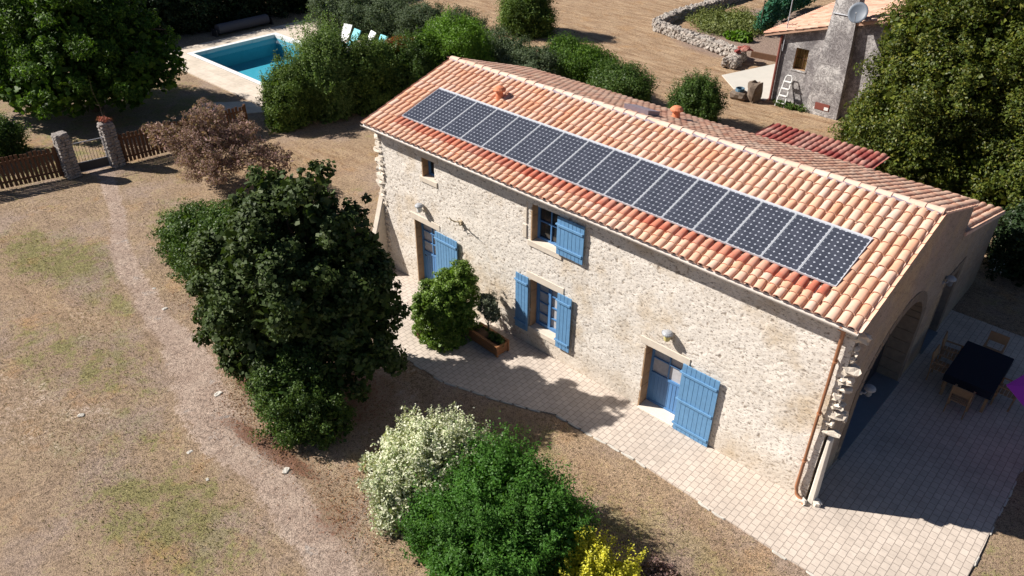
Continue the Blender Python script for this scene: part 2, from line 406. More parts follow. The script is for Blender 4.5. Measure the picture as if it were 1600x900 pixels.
GREEN = [(-8.5, -7.3, 2.5, 1.1, .3, .8), (-7, -3.8, 2.5, .7, -.3, .6), (-2.5, -9, 2.5, 1.2, .3, .5), (4.5, -10, 2.2, 1., .2, .7), (1.2, -9.3, 1.2, .6, .3, .5), (-4.8, -7.4, 1.5, .5, .2, .6), (8.8, -3.2, .9, .8, 0, .6), (12.3, -3.2, 1.8, .7, .2, .55), (10.5, -3.3, 1.2, .6, 0, .4),
         (-12.5, -1.5, 2, 1., .2, .3), (-9.8, 2.5, 3, 1.2, .9, .35), (-19.5, 1.5, 3.5, 2.5, 0, .7), (-17, -5, 2, 2.5, 0, .6), (18.6, .2, .5, 1.5, 0, .5), (-2, 2.5, 1.3, 1.5, 0, .4), (4, 20.5, 2.5, 1.3, 0, .45), (-1, 23, 1.5, .8, 0, .45), (8.5, 17, 3, 1.5, 0, .35), (0.8, -10.3, 1.5, .8, .2, .35), (-22, -2, 3, 3, 0, .5)]
gx_ = axis(-34, 24, .22, 900); gy_ = axis(-12, 46, .22, 900)
X, Y = np.meshgrid(gx_, gy_, indexing='ij')
rng = np.random.default_rng(4)
Z = (vnoise(X.shape, (60, 60), rng)-.5)*.03
dirt = np.clip(1.3-.72*segdist(X, Y, PATH), 0, 1)
dirt = np.maximum(dirt, blob(X, Y, [(4.2, -4.6, 2.6, 1.6, 0, .6), (-1.5, -11, 4, 1.2, .2, .42), (0., -9.8, 1, .6, .2, .5), (-4, -8.2, 1.5, .8, 0, .4)]))
green = blob(X, Y, GREEN)
mulch = blob(X, Y, [(1.3, -6.2, 1.3, .35, -.3, 1.), (4.3, -7.35, 1.7, .26, .12, 1.), (3.2, -5, 2.4, 1.5, 0, .7), (7.2, -7.6, .8, .5, 0, .6)])
soil = blob(X, Y, [(-4.3, 30.8, 4, 3.2, .0, .8), (-5, 36, 3.5, 5, 0, .8)])
gold = np.maximum(np.clip((Y-13)/4, 0, 1), blob(X, Y, [(-9.5, 2.2, 4, 2, .9, .9), (-6, -8.5, 2, .6, .3, .5), (12, -2.6, 3, .6, 0, .5)]))
inp = (X > -26.2) & (X < -16.2) & (Y > 6.65) & (Y < 12.6)
Z[inp] = -2.6
I = np.arange(X.size).reshape(X.shape)
F = np.stack([I[:-1, :-1], I[1:, :-1], I[1:, 1:], I[:-1, 1:]], -1).reshape(-1, 4)
g = fastmesh('ground', np.stack([X, Y, Z], -1).reshape(-1, 3), F, M['ground'], attrs=dict(dirt=dirt, green=green, mulch=mulch, soil=soil, gold=gold), smooth=True)
tag(g, kind='structure')

def poly_slab(name, pts, z0, z1, mat, **k):
    mb = MB(); n = len(pts)
    mb.add([(x, y, z1) for x, y in pts]+[(x, y, z0) for x, y in pts], [tuple(range(n))]+[(i, n+i, n+(i+1) % n, (i+1) % n) for i in range(n)])
    return mb.build(name, mat, **k)
rnd = random.Random(5)
edge = []
def wob(pts, a=.05, st=.35):
    out = []
    for (x0, y0), (x1, y1) in zip(pts, pts[1:]):
        L = math.hypot(x1-x0, y1-y0); n = max(1, int(L/st))
        for i in range(n): out.append((x0+(x1-x0)*i/n+rnd.uniform(-a, a), y0+(y1-y0)*i/n+rnd.uniform(-a, a)))
    out.append(pts[-1]); return out
ter = wob(a=.012, pts=[(-.6, .6), (-.6, -1.6), (.6, -2.3), (3.2, -2.9), (5.6, -2.8), (7.2, -2.3), (8.6, -1.72), (11, -1.60), (13.5, -1.70), (16.5, -1.75), (17.9, -1.75), (17.9, 4.), (17.9, 10.2)])+[(14.3, 10.2), (14.3, .6)]
tag(poly_slab('terrace_paving', ter, -.1, .035, M['paving']), kind='structure')
# kerb of broken edge stones
mb = MB()
for a, b in zip(ter[8:-4], ter[9:-3]):
    mx, my = (a[0]+b[0])/2, (a[1]+b[1])/2
    ang = math.atan2(b[1]-a[1], b[0]-a[0])
    if rnd.random() < .7: mb.stone((mx, my-.01, -.01), math.hypot(b[0]-a[0], b[1]-a[1])*.45, .035, .042, rnd, .3, (0, 0, ang))
tag(mb.build('terrace_kerb', M['concrete']), kind='structure')

# ------------------------------------------------------------------ pool
mb = MB()
PX0, PX1, PY0, PY1 = -25.9, -16.6, 6.95, 12.31
DX0, DX1, DY0, DY1 = -27.4, -14.6, 5.08, 17.2
def ring(mb, o, i, z):
    mb.add([(o[0], o[2], z), (o[1], o[2], z), (o[1], o[3], z), (o[0], o[3], z), (i[0], i[2], z), (i[1], i[2], z), (i[1], i[3], z), (i[0], i[3], z)],
           [(0, 1, 5, 4), (1, 2, 6, 5), (2, 3, 7, 6), (3, 0, 4, 7)])
ring(mb, (DX0, DX1, DY0, DY1), (PX0-.3, PX1+.3, PY0-.3, PY1+.3), .06)
mb.quad((DX0, DY0, .06), (DX0, DY0, -.1), (DX1, DY0, -.1), (DX1, DY0, .06))
tag(mb.build('pool_deck', M['deck']), kind='structure')
tag(poly_slab('paving_slab', [(-18.4, 3.1), (-16.2, 3.0), (-14.9, 4.9), (-16.8, 5.02)], -.05, .06, M['deck']), kind='structure')
pool = thing('swimming_pool', (-21.25, 9.6, 0), 'rectangular turquoise swimming pool with white coping behind the hedge', 'swimming pool')
mb = MB(); ring(mb, (PX0-.3, PX1+.3, PY0-.3, PY1+.3), (PX0, PX1, PY0, PY1), .075)
for (a, b) in (((PX0, PY0), (PX1, PY0)), ((PX1, PY0), (PX1, PY1)), ((PX1, PY1), (PX0, PY1)), ((PX0, PY1), (PX0, PY0))):
    mb.quad((a[0], a[1], .075), (b[0], b[1], .075), (b[0], b[1], -.12), (a[0], a[1], -.12))
mb.build('coping', M['white'], pool)
mb = MB(); dp = -1.15
for (a, b) in (((PX0, PY0), (PX1, PY0)), ((PX1, PY0), (PX1, PY1)), ((PX1, PY1), (PX0, PY1)), ((PX0, PY1), (PX0, PY0))):
    mb.quad((a[0], a[1], -.12), (b[0], b[1], -.12), (b[0], b[1], dp), (a[0], a[1], dp))
mb.quad((PX0, PY0, dp), (PX1, PY0, dp), (PX1, PY1, dp), (PX0, PY1, dp))
mb.build('liner', M['liner'], pool)
# shallow ledge
mb = MB(); mb.quad((PX0, PY0, -.18), (PX1, PY0, -.18), (PX1, PY1, -.18), (PX0, PY1, -.18)); mb.build('water_surface', M['water'], pool)
for sx in (8.0, 11.0):
    mb = MB(); mb.box(PX0+.004, PX0+.03, sx-.25, sx+.25, -.13, .0); mb.build('skimmer', M['white'], pool)
fl = MB(); fl.lathe((-19.9, 9.3, -.2), [(.22, 0), (.26, .04), (.2, .09), (.05, .12)], 14)
tag(fl.build('pool_float', M['white'], origin=(-19.9, 9.3, -.2)), 'small white round float on the turquoise pool water', 'pool float')
rl = thing('pool_cover_roller', (-28.35, 11.6, .0), 'rolled grey pool cover lying behind the far pool edge', 'pool cover')
mb = MB(); mb.tube([(-28.35, 9.9, .36), (-28.35, 13.4, .36)], .31, 20); mb.build('rolled_cover', M['cover'], rl, smooth=False)
for yy in (9.7, 13.6):
    mb = MB(); mb.box(-28.65, -28.05, yy-.04, yy+.04, .0, .42); mb.build('stand', M['darkmetal'], rl)
lp = thing('garden_light', (-27.6, 6.2, 0), 'small pale bollard light at the pool deck corner', 'garden light')
mb = MB(); mb.tube([(-27.6, 6.2, 0), (-27.6, 6.2, .55)], .05, 8); mb.build('post', M['grey'], lp)
mb = MB(); mb.lathe((-27.6, 6.2, .55), [(.1, 0), (.13, .1), (.08, .2)], 12); mb.build('lamp_head', M['white'], lp)
LNG = [(-21.2, 13.9, .15, 'white', 'white sun lounger at the far left of the row by the pool'), (-20.1, 13.6, -.1, 'turq', 'turquoise sun lounger between the two white ones'),
       (-19.2, 14.0, -.25, 'white', 'white sun lounger between two turquoise loungers'), (-18.0, 13.9, -.05, 'turq', 'turquoise sun lounger next to the red topped shrub')]
for x, y, rz, m, lab in LNG:
    t_ = thing('sun_lounger', (x, y, .065), lab, 'sun lounger', 'sun loungers on the pool deck')
    b = MB(); b.box(-.33, .33, -1.2, .25, .26, .32); o = b.build('seat', M[m], t_, origin=(0, 0, 0))
    b = MB(); b.obox((0, .50, .66), .33, .44, .03, (R(58), 0, 0)); b.build('backrest', M[m], t_, origin=(0, 0, 0))
    for sx in (-.28, .28):
        for sy in (-1.05, .2):
            b = MB(); b.box(sx-.025, sx+.025, sy-.025, sy+.025, 0, .26); b.build('leg', M['white'], t_, origin=(0, 0, 0))
    t_.rotation_euler[2] = rz

# ------------------------------------------------------------------ farmhouse
LX, H0, SL, YR = 14.535, 5.074, .291, 3.431
TH = math.atan(SL); ZR = H0+SL*YR
YB, ZB = 7.20, 4.85
house = thing('stone_farmhouse', (7.3, 3.5, 0), 'long cream stone farmhouse with clay tile roof, solar panels and blue shutters', 'farmhouse')
def relief(name, mat, P0, U, Nrm, ulen, z0, topf, step, opens, amp=1., seed=1, parent=house):
    nu = int(round(ulen/step))+1; nz = 0; zt = max(topf(a) for a in np.linspace(0, ulen, 30))
    nz = int(round((zt-z0)/step))+1
    u = np.linspace(0, ulen, nu); zz = np.linspace(z0, zt, nz)
    rng = np.random.default_rng(seed)
    Ug, Zg = np.meshgrid(u, zz, indexing='ij')
    # stones: jittered courses
    sw, sh = .27, .135
    gi = np.floor(Zg/sh).astype(int)
    best = np.full(Ug.shape, 9.); sec = np.full(Ug.shape, 9.); bid = np.zeros(Ug.shape, int)
    rj = rng.random((4, 4000))
    for dz in (-1, 0, 1):
        row = gi+dz; offs = (row % 7)*.37
        gj0 = np.floor(Ug/sw+offs).astype(int)
        for du in (-1, 0, 1):
            gj = gj0+du; h = (row*73+gj*19+500000) % 4000
            cx = (gj+.5+(rj[0][h]-.5)*.8-offs)*sw; cz = (row+.5+(rj[1][h]-.5)*.6)*sh
            d = np.hypot((Ug-cx)/sw*1.05, (Zg-cz)/sh)
            m = d < best; sec = np.where(m, best, np.minimum(sec, d)); bid = np.where(m, h, bid); best = np.where(m, d, best)
    e = np.clip((sec-best)/.28, 0, 1)
    mortar = 1-e
    tint = rj[2][bid]
    hgt = e*(.003+.010*rj[3][bid])
    cov = vnoise(Ug.shape, (int(ulen/1.1)+1, 6), rng)  # mortar smeared patches
    hgt *= .15+1.0*cov; mortar = np.clip(mortar+.9-.9*cov, 0, 1)
    hgt += (vnoise(Ug.shape, (int(ulen/.5), 12), rng)-.5)*.04
    hgt += (vnoise(Ug.shape, (int(ulen/.07), int((zt-z0)/.05)), rng)-.5)*.016
    pn = vnoise(Ug.shape, (int(ulen/.075), int((zt-z0)/.038)), rng)*.75+rng.random(Ug.shape)*.08
    dens = vnoise(Ug.shape, (int(ulen/.9)+1, 5), rng)*.07
    pit = np.clip((pn-(.69-dens*.9))/.05, 0, 1)
    hgt -= pit*.022
    hgt *= amp*.42
    tops = np.array([topf(a) for a in u])[:, None]
    k0 = 3.6
    if zt < 4.2: Zr = Zg*tops/zt
    else: Zr = np.where(Zg > k0, k0+(Zg-k0)*(tops-k0)/(zt-k0), Zg)
    P0 = np.array(P0); U = np.array(U); Nn = np.array(Nrm)
    V = P0+Ug[..., None]*U+Zr[..., None]*np.array([0, 0, 1.])+hgt[..., None]*Nn
    I = np.arange(Ug.size).reshape(Ug.shape)
    F = np.stack([I[:-1, :-1], I[1:, :-1], I[1:, 1:], I[:-1, 1:]], -1).reshape(-1, 4)
    cu = ((Ug[:-1, :-1]+Ug[1:, 1:])/2).ravel(); cz = ((Zr[:-1, :-1]+Zr[1:, 1:])/2).ravel()
    keep = np.ones(len(F), bool)
    for fn in opens: keep &= ~fn(cu, cz)
    if np.dot(np.cross(U, [0, 0, 1]), Nn) < 0: F = F[:, ::-1]
    return fastmesh(name, V.reshape(-1, 3), F[keep], mat, parent, attrs=dict(tint=tint, pit=pit*.8, mortar=mortar), smooth=True)
# openings on the front wall: x0,x1,z0,z1,depth
OP = dict(w0=(1.95, 2.45, 3.92, 4.52, .26), d1=(1.44, 2.42, .0, 2.32, .27), w1=(6.17, 7.10, 3.47, 4.56, .26), w2=(6.20, 7.18, .68, 2.27, .27), d2=(9.98, 11.05, .0, 2.05, .36))
def rect(o): return lambda u, z: (u > o[0]) & (u < o[1]) & (z > o[2]) & (z < o[3])
front = relief('wall', M['wall'], (0, 0, 0), (1, 0, 0), (0, -1, 0), LX, -.02, lambda a: H0-.05, .0235, [rect(o) for o in OP.values()])
front['label'] = 'sunlit front wall of cream rubble stone'
def zroof(y):
    if y < YR: return H0+SL*y
    if y < YB: return ZR-(ZR-ZB)*(y-YR)/(YB-YR)
    return 4.0-(y-YB)*.27
ARC = dict(y0=1.75, y1=5.55, zs=1.9, zt=3.40)
def arch(u, z):
    c = (ARC['y0']+ARC['y1'])/2; hw = (ARC['y1']-ARC['y0'])/2
    t_ = np.clip(1-((u-c)/hw)**2, 0, 1)
    return (np.abs(u-c) < hw) & (z < ARC['zs']+(ARC['zt']-ARC['zs'])*np.sqrt(t_))
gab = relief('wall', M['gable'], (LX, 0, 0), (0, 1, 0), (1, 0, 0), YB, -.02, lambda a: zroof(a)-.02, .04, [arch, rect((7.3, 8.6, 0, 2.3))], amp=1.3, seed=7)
gab['label'] = 'shaded gable wall with the wide arched opening'
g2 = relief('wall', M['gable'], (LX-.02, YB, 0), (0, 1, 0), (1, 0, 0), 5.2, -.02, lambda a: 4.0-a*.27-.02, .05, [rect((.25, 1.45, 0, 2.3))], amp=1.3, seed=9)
g2['label'] = 'lower shaded wall of the rear lean-to'
mb = MB()   # left, back walls
mb.quad((0, 0, 0), (0, 0, H0-.05), (0, YR, ZR-.05), (0, YR, 0)); mb.quad((0, YR, 0), (0, YR, ZR-.05), (0, YB, ZB-.05), (0, YB, 0))
mb.quad((0, YB, 0), (0, YB, ZB-.05), (LX-.05, YB, ZB-.05), (LX-.05, YB, 0))
mb.quad((11.2, 12.36, 0), (11.2, 12.36, 2.5), (LX-.03, 12.36, 2.5), (LX-.03, 12.36, 0)); mb.quad((11.2, YB, 0), (11.2, 12.36, 0), (11.2, 12.36, 2.5), (11.2, YB, 3.9))
mb.build('wall', M['dressed'], house)['label'] = 'plain rear and side walls'
# reveals
for k, (x0, x1, z0, z1, d) in OP.items():
    mb = MB()
    mb.quad((x0-.004, .02, z0), (x0-.004, d+.02, z0), (x0-.004, d+.02, z1), (x0-.004, .02, z1)); mb.quad((x1, .02, z0), (x1, .02, z1), (x1, d+.02, z1), (x1, d+.02, z0))
    # stone blocks of the jamb standing slightly proud inside
    n = max(2, int((z1-z0)/.33)); hh = (z1-z0)/n; rj = random.Random(ord(k[1])+ord(k[0]))
    for i in range(n):
        mb.box(x0-.03, x0+.004+rj.uniform(0, .008), -.006, d, z0+i*hh+.005, z0+(i+1)*hh-.005)
    mb.quad((x0, .02, z1), (x0, d+.02, z1), (x1, d+.02, z1), (x1, .02, z1))
    mb.build('jamb', M['jamb'], front)
    mb = MB()
    if k in ('d1', 'd2', 'w2', 'w0'):
        mb.box(x0-.18, x1+.16, -.018, .10, z1, min(z1+.22, H0-.02))
    if k == 'w1':
        mb.box(x0-.3, x0-.16, -.028, .05, z0+.02, z0+.42); mb.box(x0-.22, x0-.16, -.028, .05, z0+.47, z1)
    if mb.n: mb.build('lintel', M['dressed'], front, bevel=.012)
    mb = MB()
    if k[0] == 'w': mb.box(x0-.12, x1+.12, -.035, d+.02, z0-.16, z0+.005)
    else: mb.box(x0+.003, x1-.003, -.06 if k == 'd2' else -.03, d+.02, -.02, .07)
    mb.build('sill', M['dressed'] if k != 'd2' else M['white_stone'], front, bevel=.01)

def shutter(x0, x1, z0, z1, bars=2, parent=house, y=-.075, gap=0):
    mb = MB(); n = max(3, int(round((x1-x0)/.118))); w_ = (x1-x0)/n; rs = random.Random(int(x0*100))
    for i in range(n):
        jz = rs.uniform(-.004, .004)
        mb.box(x0+i*w_+.004, x0+(i+1)*w_-.004, y-.014+rs.uniform(-.002, .002), y+.014, z0+jz, z1+jz)
    mb.box(x0+.01, x1-.01, y-.004, y+.010, z0+.01, z1-.01)
    o = mb.build('shutter', M['shutter'], parent, bevel=.003)
    zs = [z1-.24, z0+.22] if bars == 2 else [z1-.27, (z0+z1)/2-.05, z0+.22]
    for z in zs:
        b = MB(); b.box(x0+.02, x1-.03, y-.045, y-.016, z-.035, z+.035); b.box(x0-.05, x0+.05, y-.022, y+.06, z-.02, z+.02)
        b.build('brace', M['shutter'], o, bevel=.004)
    return o
def glazed(kind, x0, x1, z0, z1, y, cols, rows, solid=0, leaves=1, curtain=False):
    """frame + panes; solid = height of the boarded lower part"""
    mb = MB(); f = .065
    mb.box(x0, x1, y-.03, y+.03, z1-f, z1); mb.box(x0, x1, y-.03, y+.03, z0, z0+f)
    mb.box(x0, x0+f, y-.03, y+.03, z0+f, z1-f); mb.box(x1-f, x1, y-.03, y+.03, z0+f, z1-f)
    xa, xb, za, zb = x0+f, x1-f, z0+f, z1-f
    if solid:
        mb.box(xa, xb, y-.012, y+.02, za, za+solid); mb.box(xa, xb, y-.03, y+.03, za+solid, za+solid+.07)
        n = max(3, int((xb-xa)/.1))
        for i in range(1, n): mb.box(xa+(xb-xa)*i/n-.006, xa+(xb-xa)*i/n+.006, y-.02, y-.012, za, za+solid)
        za += solid+.07
    lw = (xb-xa)/leaves
    for l in range(leaves):
        a, b = xa+l*lw, xa+(l+1)*lw
        if leaves > 1:
            mb.box(a, a+.045, y-.045, y+.0, za, zb); mb.box(b-.045, b, y-.045, y+.0, za, zb); mb.box(a+.045, b-.045, y-.045, y, zb-.05, zb); mb.box(a+.045, b-.045, y-.045, y, za, za+.06)
            a += .045; b -= .045
        for i in range(1, cols): c_ = a+(b-a)*i/cols; mb.box(c_-.015, c_+.015, y-.028, y+.01, za, zb)
        for i in range(1, rows): c_ = za+(zb-za)*i/rows; mb.box(a, b, y-.027, y+.01, c_-.015, c_+.015)
    o = mb.build(kind, M['frame'], house)
    b = MB(); b.quad((xa, y+.014, za), (xb, y+.014, za), (xb, y+.014, zb), (xa, y+.014, zb)); b.build('pane', M['curtain'] if curtain else M['glass'], o)
    if curtain:
        pass
    else:
        b = MB(); b.quad((xa, y+.06, za), (xb, y+.06, za), (xb, y+.06, zb), (xa, y+.06, zb)); b.build('back_board', M['glass'], o)
    return o
o = OP['w0']; wn = glazed('window', o[0], o[1], o[2], o[3], .25, 1, 1, leaves=1)
o = OP['d1']; dr = glazed('door', o[0], o[1], .07, o[3], .26, 2, 3, solid=.95, curtain=True); dr['label'] = 'half glazed blue door at the left end'
sh = shutter(2.42, 3.37, .12, 2.33, 2, dr)
b = MB(); b.tube([(1.62, .20, 1.05), (1.62, .16, 1.05), (1.72, .16, 1.05)], .012, 6); b.build('handle', M['darkmetal'], dr)
o = OP['w1']; wn = glazed('window', o[0], o[1], o[2], o[3], .25, 2, 2, leaves=1); wn['label'] = 'upper window with one open shutter'
shutter(7.07, 7.93, 3.50, 4.58, 2, wn)
o = OP['w2']; wn = glazed('window', o[0], o[1], o[2], o[3], .26, 1, 4, leaves=2, curtain=True); wn['label'] = 'tall lower window with two open shutters'
shutter(5.69, 6.16, .52, 2.33, 2, wn); shutter(7.19, 7.67, .56, 2.33, 2, wn)
o = OP['d2']; dr = glazed('door', o[0], o[1], .07, o[3], .35, 2, 2, solid=.85, curtain=True); dr['label'] = 'half glazed blue door beside the wide open shutter'
shutter(11.07, 12.06, .0, 2.12, 3, dr)
# gable doors
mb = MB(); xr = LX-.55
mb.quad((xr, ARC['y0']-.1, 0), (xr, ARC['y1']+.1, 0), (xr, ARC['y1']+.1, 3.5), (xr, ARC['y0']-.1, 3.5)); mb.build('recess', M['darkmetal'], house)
mb = MB()
for i in range(9): mb.box(xr+.01, xr+.05, 2.0+i*.24, 2.0+i*.24+.23, .05, 3.2)
dg = mb.build('door', M['frame'], house); dg['label'] = 'wide blue door set deep in the gable arch'
mb = MB()
for (y, s) in ((ARC['y0'], -1), (ARC['y1'], 1)):
    rj = random.Random(3)
    for i in range(7):
        mb.box(xr, LX+.012, y-.003 if s > 0 else y-.3, y+.3 if s > 0 else y+.003, i*.34+.006, (i+1)*.34-.006)
c = (ARC['y0']+ARC['y1'])/2; hw = (ARC['y1']-ARC['y0'])/2; N = 18
for i in range(N):
    a0, a1 = math.pi*i/N, math.pi*(i+1)/N
    p = lambda a, r: (c-math.cos(a)*(hw+r), ARC['zs']+math.sin(a)*(ARC['zt']-ARC['zs']+r))
    (ya, za), (yb, zb), (yc, zc), (yd, zd) = p(a0+.01, 0), p(a1-.01, 0), p(a1-.01, .28), p(a0+.01, .28)
    mb.hexa([(xr, ya, za), (LX+.014, ya, za), (LX+.014, yb, zb), (xr, yb, zb), (xr, yd, zd), (LX+.014, yd, zd), (LX+.014, yc, zc), (xr, yc, zc)])
mb.build('arch_stones', M['shade_stone'], house)
mb = MB(); mb.box(xr, LX+.08, ARC['y0'], ARC['y1'], -.02, .10); mb.box(LX-.4, LX+.08, 7.3, 8.6, -.02, .10)
mb.build('threshold', M['step'], house)
mb = MB(); mb.box(LX-.42, LX-.36, 7.3, 8.6, .05, 2.3); mb.build('door', M['frame'], house)['label'] = 'narrow rear door in the gable'
mb = MB(); mb.box(LX-.36, LX+.01, 8.60, 8.9, .0, 2.4); mb.box(LX-.36, LX+.01, 7.2, 7.3, 0, 2.4); mb.box(LX-.36, LX+.012, 7.2, 8.9, 2.3, 2.55); mb.build('jamb', M['shade_stone'], house)
# quoins / toothing stones
rq = random.Random(8)
mb = MB()
z = .1
while z < 4.75:
    h_ = rq.uniform(.12, .22)
    if z > 2.0:
        ln = rq.choice((.02, .08, .16, .20, .12))
        mb.stone((LX+ln/2-.02, .07+rq.uniform(-.04, .05), z+h_/2), .08+ln/2, .11+rq.uniform(-.04, .05), h_*rq.uniform(.3, .5), rq, .55, (rq.uniform(-.2, .2), rq.uniform(-.2, .2), rq.uniform(-.3, .3)))
    z += h_*(1.0 if z < 2 else rq.uniform(1.2, 1.8))
mb.build('quoin_stones', M['quoin'], house); mb = MB()
z = .2
while z < 4.8:
    h_ = rq.uniform(.12, .24); ln = rq.uniform(.0, .25)
    mb.stone((-ln/2+.04, .12, z+h_/2), .12+ln/2, .16, h_*.48, rq, .35); z += h_*1.15
mb.build('quoin_stones', M['quoin'], house)
mb = MB(); mb.hexa([(LX+.07, -.02, 0), (LX+.20, -.02, 0), (LX+.20, .25, 0), (LX+.0, .25, 0), (LX+.05, .03, 1.95), (LX+.14, .03, 1.9), (LX+.14, .25, 1.9), (LX+.0, .25, 1.95)])
mb.build('corner_pier', M['white_stone'], house, bevel=.02)
# left buttress
mb = MB(); bx0, bx1 = -.25, -.0
mb.hexa([(bx0, -.95, 0), (bx1, -.95, 0), (bx1, .1, 0), (bx0, .1, 0), (bx0, -.25, 1.9), (bx1, -.25, 1.9), (bx1, .1, 2.9), (bx0, .1, 2.9)])
mb.build('buttress', M['quoin'], house, bevel=.03)
# ------------------------------------------------------------------ roofs
ARCN = 7
def tile_field(O, U, V, ncol, pitch, rows_fn, seed=1, rw=.100, hump=.066, lift=.032):
    """rows_fn(col)-> list of (v0,v1,group); returns dict group->(verts,faces)"""
    O = np.array(O, float); U = np.array(U, float); V = np.array(V, float); N = np.cross(U, V); N /= np.linalg.norm(N)
    if N[2] < 0: N = -N
    rng = np.random.default_rng(seed); out = {}
    th = np.linspace(0, math.pi, ARCN)
    for c in range(ncol):
        u = (c+.5)*pitch
        for (v0, v1, gkey) in rows_fn(c):
            vs, fs = out.setdefault(gkey, ([], []))
            n0 = sum(len(a) for a in vs)
            ju = rng.normal(0, .006); jr = rng.normal(0, .004); jl = rng.normal(0, .004); dv = rng.normal(0, .008)
            a, b = v0-.035+dv, v1+.03
            rings = []
            for (vv, r, li, hs) in ((a, rw+jr, lift+jl, 1.), (b, rw*.8+jr, .004, .82)):
                rings.append(O+U*(u+ju*(1 if vv == a else -1))+V*vv+np.outer(-np.cos(th)*r, U)+np.outer(np.sin(th)*hump*hs+li+0.01, N))
            r = rw+jr-.016
            inner = O+U*(u+ju)+V*a+np.outer(-np.cos(th)*r, U)+np.outer(np.sin(th)*(hump-.017)+lift+jl+.01, N)
            vs.append(np.vstack([rings[0], rings[1], inner, rings[0]])); A = ARCN
            for k in range(A-1):
                fs.append((n0+k, n0+k+1, n0+A+k+1, n0+A+k)); fs.append((n0+3*A+k, n0+2*A+k, n0+2*A+k+1, n0+3*A+k+1))
    # channels
    return out
def channel_field(O, U, V, ncol, pitch, segs, seed=2):
    O = np.array(O, float); U = np.array(U, float); V = np.array(V, float); N = np.cross(U, V); N /= np.linalg.norm(N)
    if N[2] < 0: N = -N
    vs, fs = [], []; th = np.linspace(0, math.pi, 5); n0 = 0; rng = np.random.default_rng(seed)
    for c in range(ncol+1):
        for (v0, v1) in segs(c):
            n = max(1, int(round((v1-v0)/.36)))
            for i in range(n):
                a = v0+(v1-v0)*i/n-.03; b = v0+(v1-v0)*(i+1)/n
                for vv, li in ((a, .022), (b, .0)):
                    vs.append(O+U*(c*pitch)+V*vv+np.outer(-np.cos(th)*.085, U)+np.outer(.045-np.sin(th)*.04+li, N))
                for k in range(4): fs.append((n0+k, n0+k+1, n0+5+k+1, n0+5+k))
                n0 += 10
    return np.vstack(vs), np.array(fs)
def bld(name, vf, mat, parent, label=None):
    vs, fs = vf
    V = np.vstack(vs) if isinstance(vs, list) else vs
    o = fastmesh(name, V, np.array(fs), mat, parent, smooth=True)
    if label: o['label'] = label
    return o
cosT, sinT = math.cos(TH), math.sin(TH)
XA, XB = -.30, 14.59
EV = -.28    # eave tile edge y
Lv = (YR-EV)/cosT
NC = 68; PIT = (XB-XA)/NC
PXa, PXb = .67, .67+16*.82
pv0 = (.445-EV)/cosT; pv1 = pv0+1.58
def fr_rows(c):
    x = XA+(c+.5)*PIT
    ex = .352
    if PXa-.02 < x < PXb+.03:
        r = [(0, .27, 'tile'), (.27, .49, 'tile'), (.49, pv0+.02, 'red')]
        v = pv1+.05
        n = int(round((Lv-v)/.355))
        r += [(v+(Lv-v)*i/n, v+(Lv-v)*(i+1)/n, 'tile') for i in range(n)]
        return r
    n = int(round(Lv/ex)); return [(Lv*i/n, Lv*(i+1)/n, 'tile') for i in range(n)]
Of = (XA, EV, H0+SL*EV-.0)
tf = tile_field(Of, (1, 0, 0), (0, cosT, sinT), NC, PIT, fr_rows, 3)
roof = bld('roof', tf['tile'], M['tile'], house, 'sunlit front roof slope of orange clay tiles')
bld('new_tiles', tf['red'], M['tile_red'], roof, 'row of newer red tiles just below the solar panels')
def fr_ch(c):
    x = XA+c*PIT
    return [(0, pv0), (pv1+.03, Lv)] if PXa < x < PXb else [(0, Lv)]
bld('channel_tiles', channel_field(Of, (1, 0, 0), (0, cosT, sinT), NC, PIT, fr_ch), M['tile'], roof)
LB = math.hypot(YB+.12-YR, ZR-ZB+.04); THB = math.atan2(ZR-ZB, YB-YR)
XAb = -.52; NCB = int(round((XB-XAb)/PIT))
Ob = (XAb, YR+LB*math.cos(THB), ZR-LB*math.sin(THB))
def bk(c):
    n = int(round(LB/.36)); return [(LB*i/n, LB*(i+1)/n, 't') for i in range(n)]
Vb = (0, -math.cos(THB), math.sin(THB))
rb = bld('roof', tile_field(Ob, (1, 0, 0), Vb, NCB, PIT, bk, 5, .106, .05, .025)['t'], M['tile_back'], house, 'rear roof slope of weathered tiles')
bld('channel_tiles', channel_field(Ob, (1, 0, 0), Vb, NCB, PIT, lambda c: [(0, LB)]), M['tile_back'], rb)
# lean-to
def small_roof(x0, x1, ylow, zlow, yhi, zhi, mat, seed, label):
    L_ = math.hypot(yhi-ylow, zhi-zlow); V_ = (0, (yhi-ylow)/L_, (zhi-zlow)/L_); nc = int(round((x1-x0)/PIT)); n = int(round(L_/.36))
    rr = bld('roof', tile_field((x0, ylow, zlow), (1, 0, 0), V_, nc, PIT, lambda c: [(L_*i/n, L_*(i+1)/n, 't') for i in range(n)], seed)['t'], mat, house, label)
    bld('channel_tiles', channel_field((x0, ylow, zlow), (1, 0, 0), V_, nc, PIT, lambda c: [(0, L_)]), mat, rr)
    mb = MB(); e = .005
    mb.quad((x0+.05, ylow, zlow-e), (x1-.03, ylow, zlow-e), (x1-.03, yhi, zhi-e), (x0+.05, yhi, zhi-e)); mb.build('underlay', M['under'], rr)
    return rr
small_roof(11.2, 14.56, 12.5, 2.56, YB+.03, 4.0, M['tile_back'], 11, 'pale lean-to roof beyond the gable')
small_roof(6.95, 10.85, 12.15, 3.34, 8.4, 3.5, M['tile_dark_red'], 12, 'low annex roof of dark red tiles')
mb = MB(); mb.box(7.1, 10.7, 8.4, 11.9, 0, 3.3); mb.build('wall', M['dressed'], house)['label'] = 'annex wall under the dark red roof'
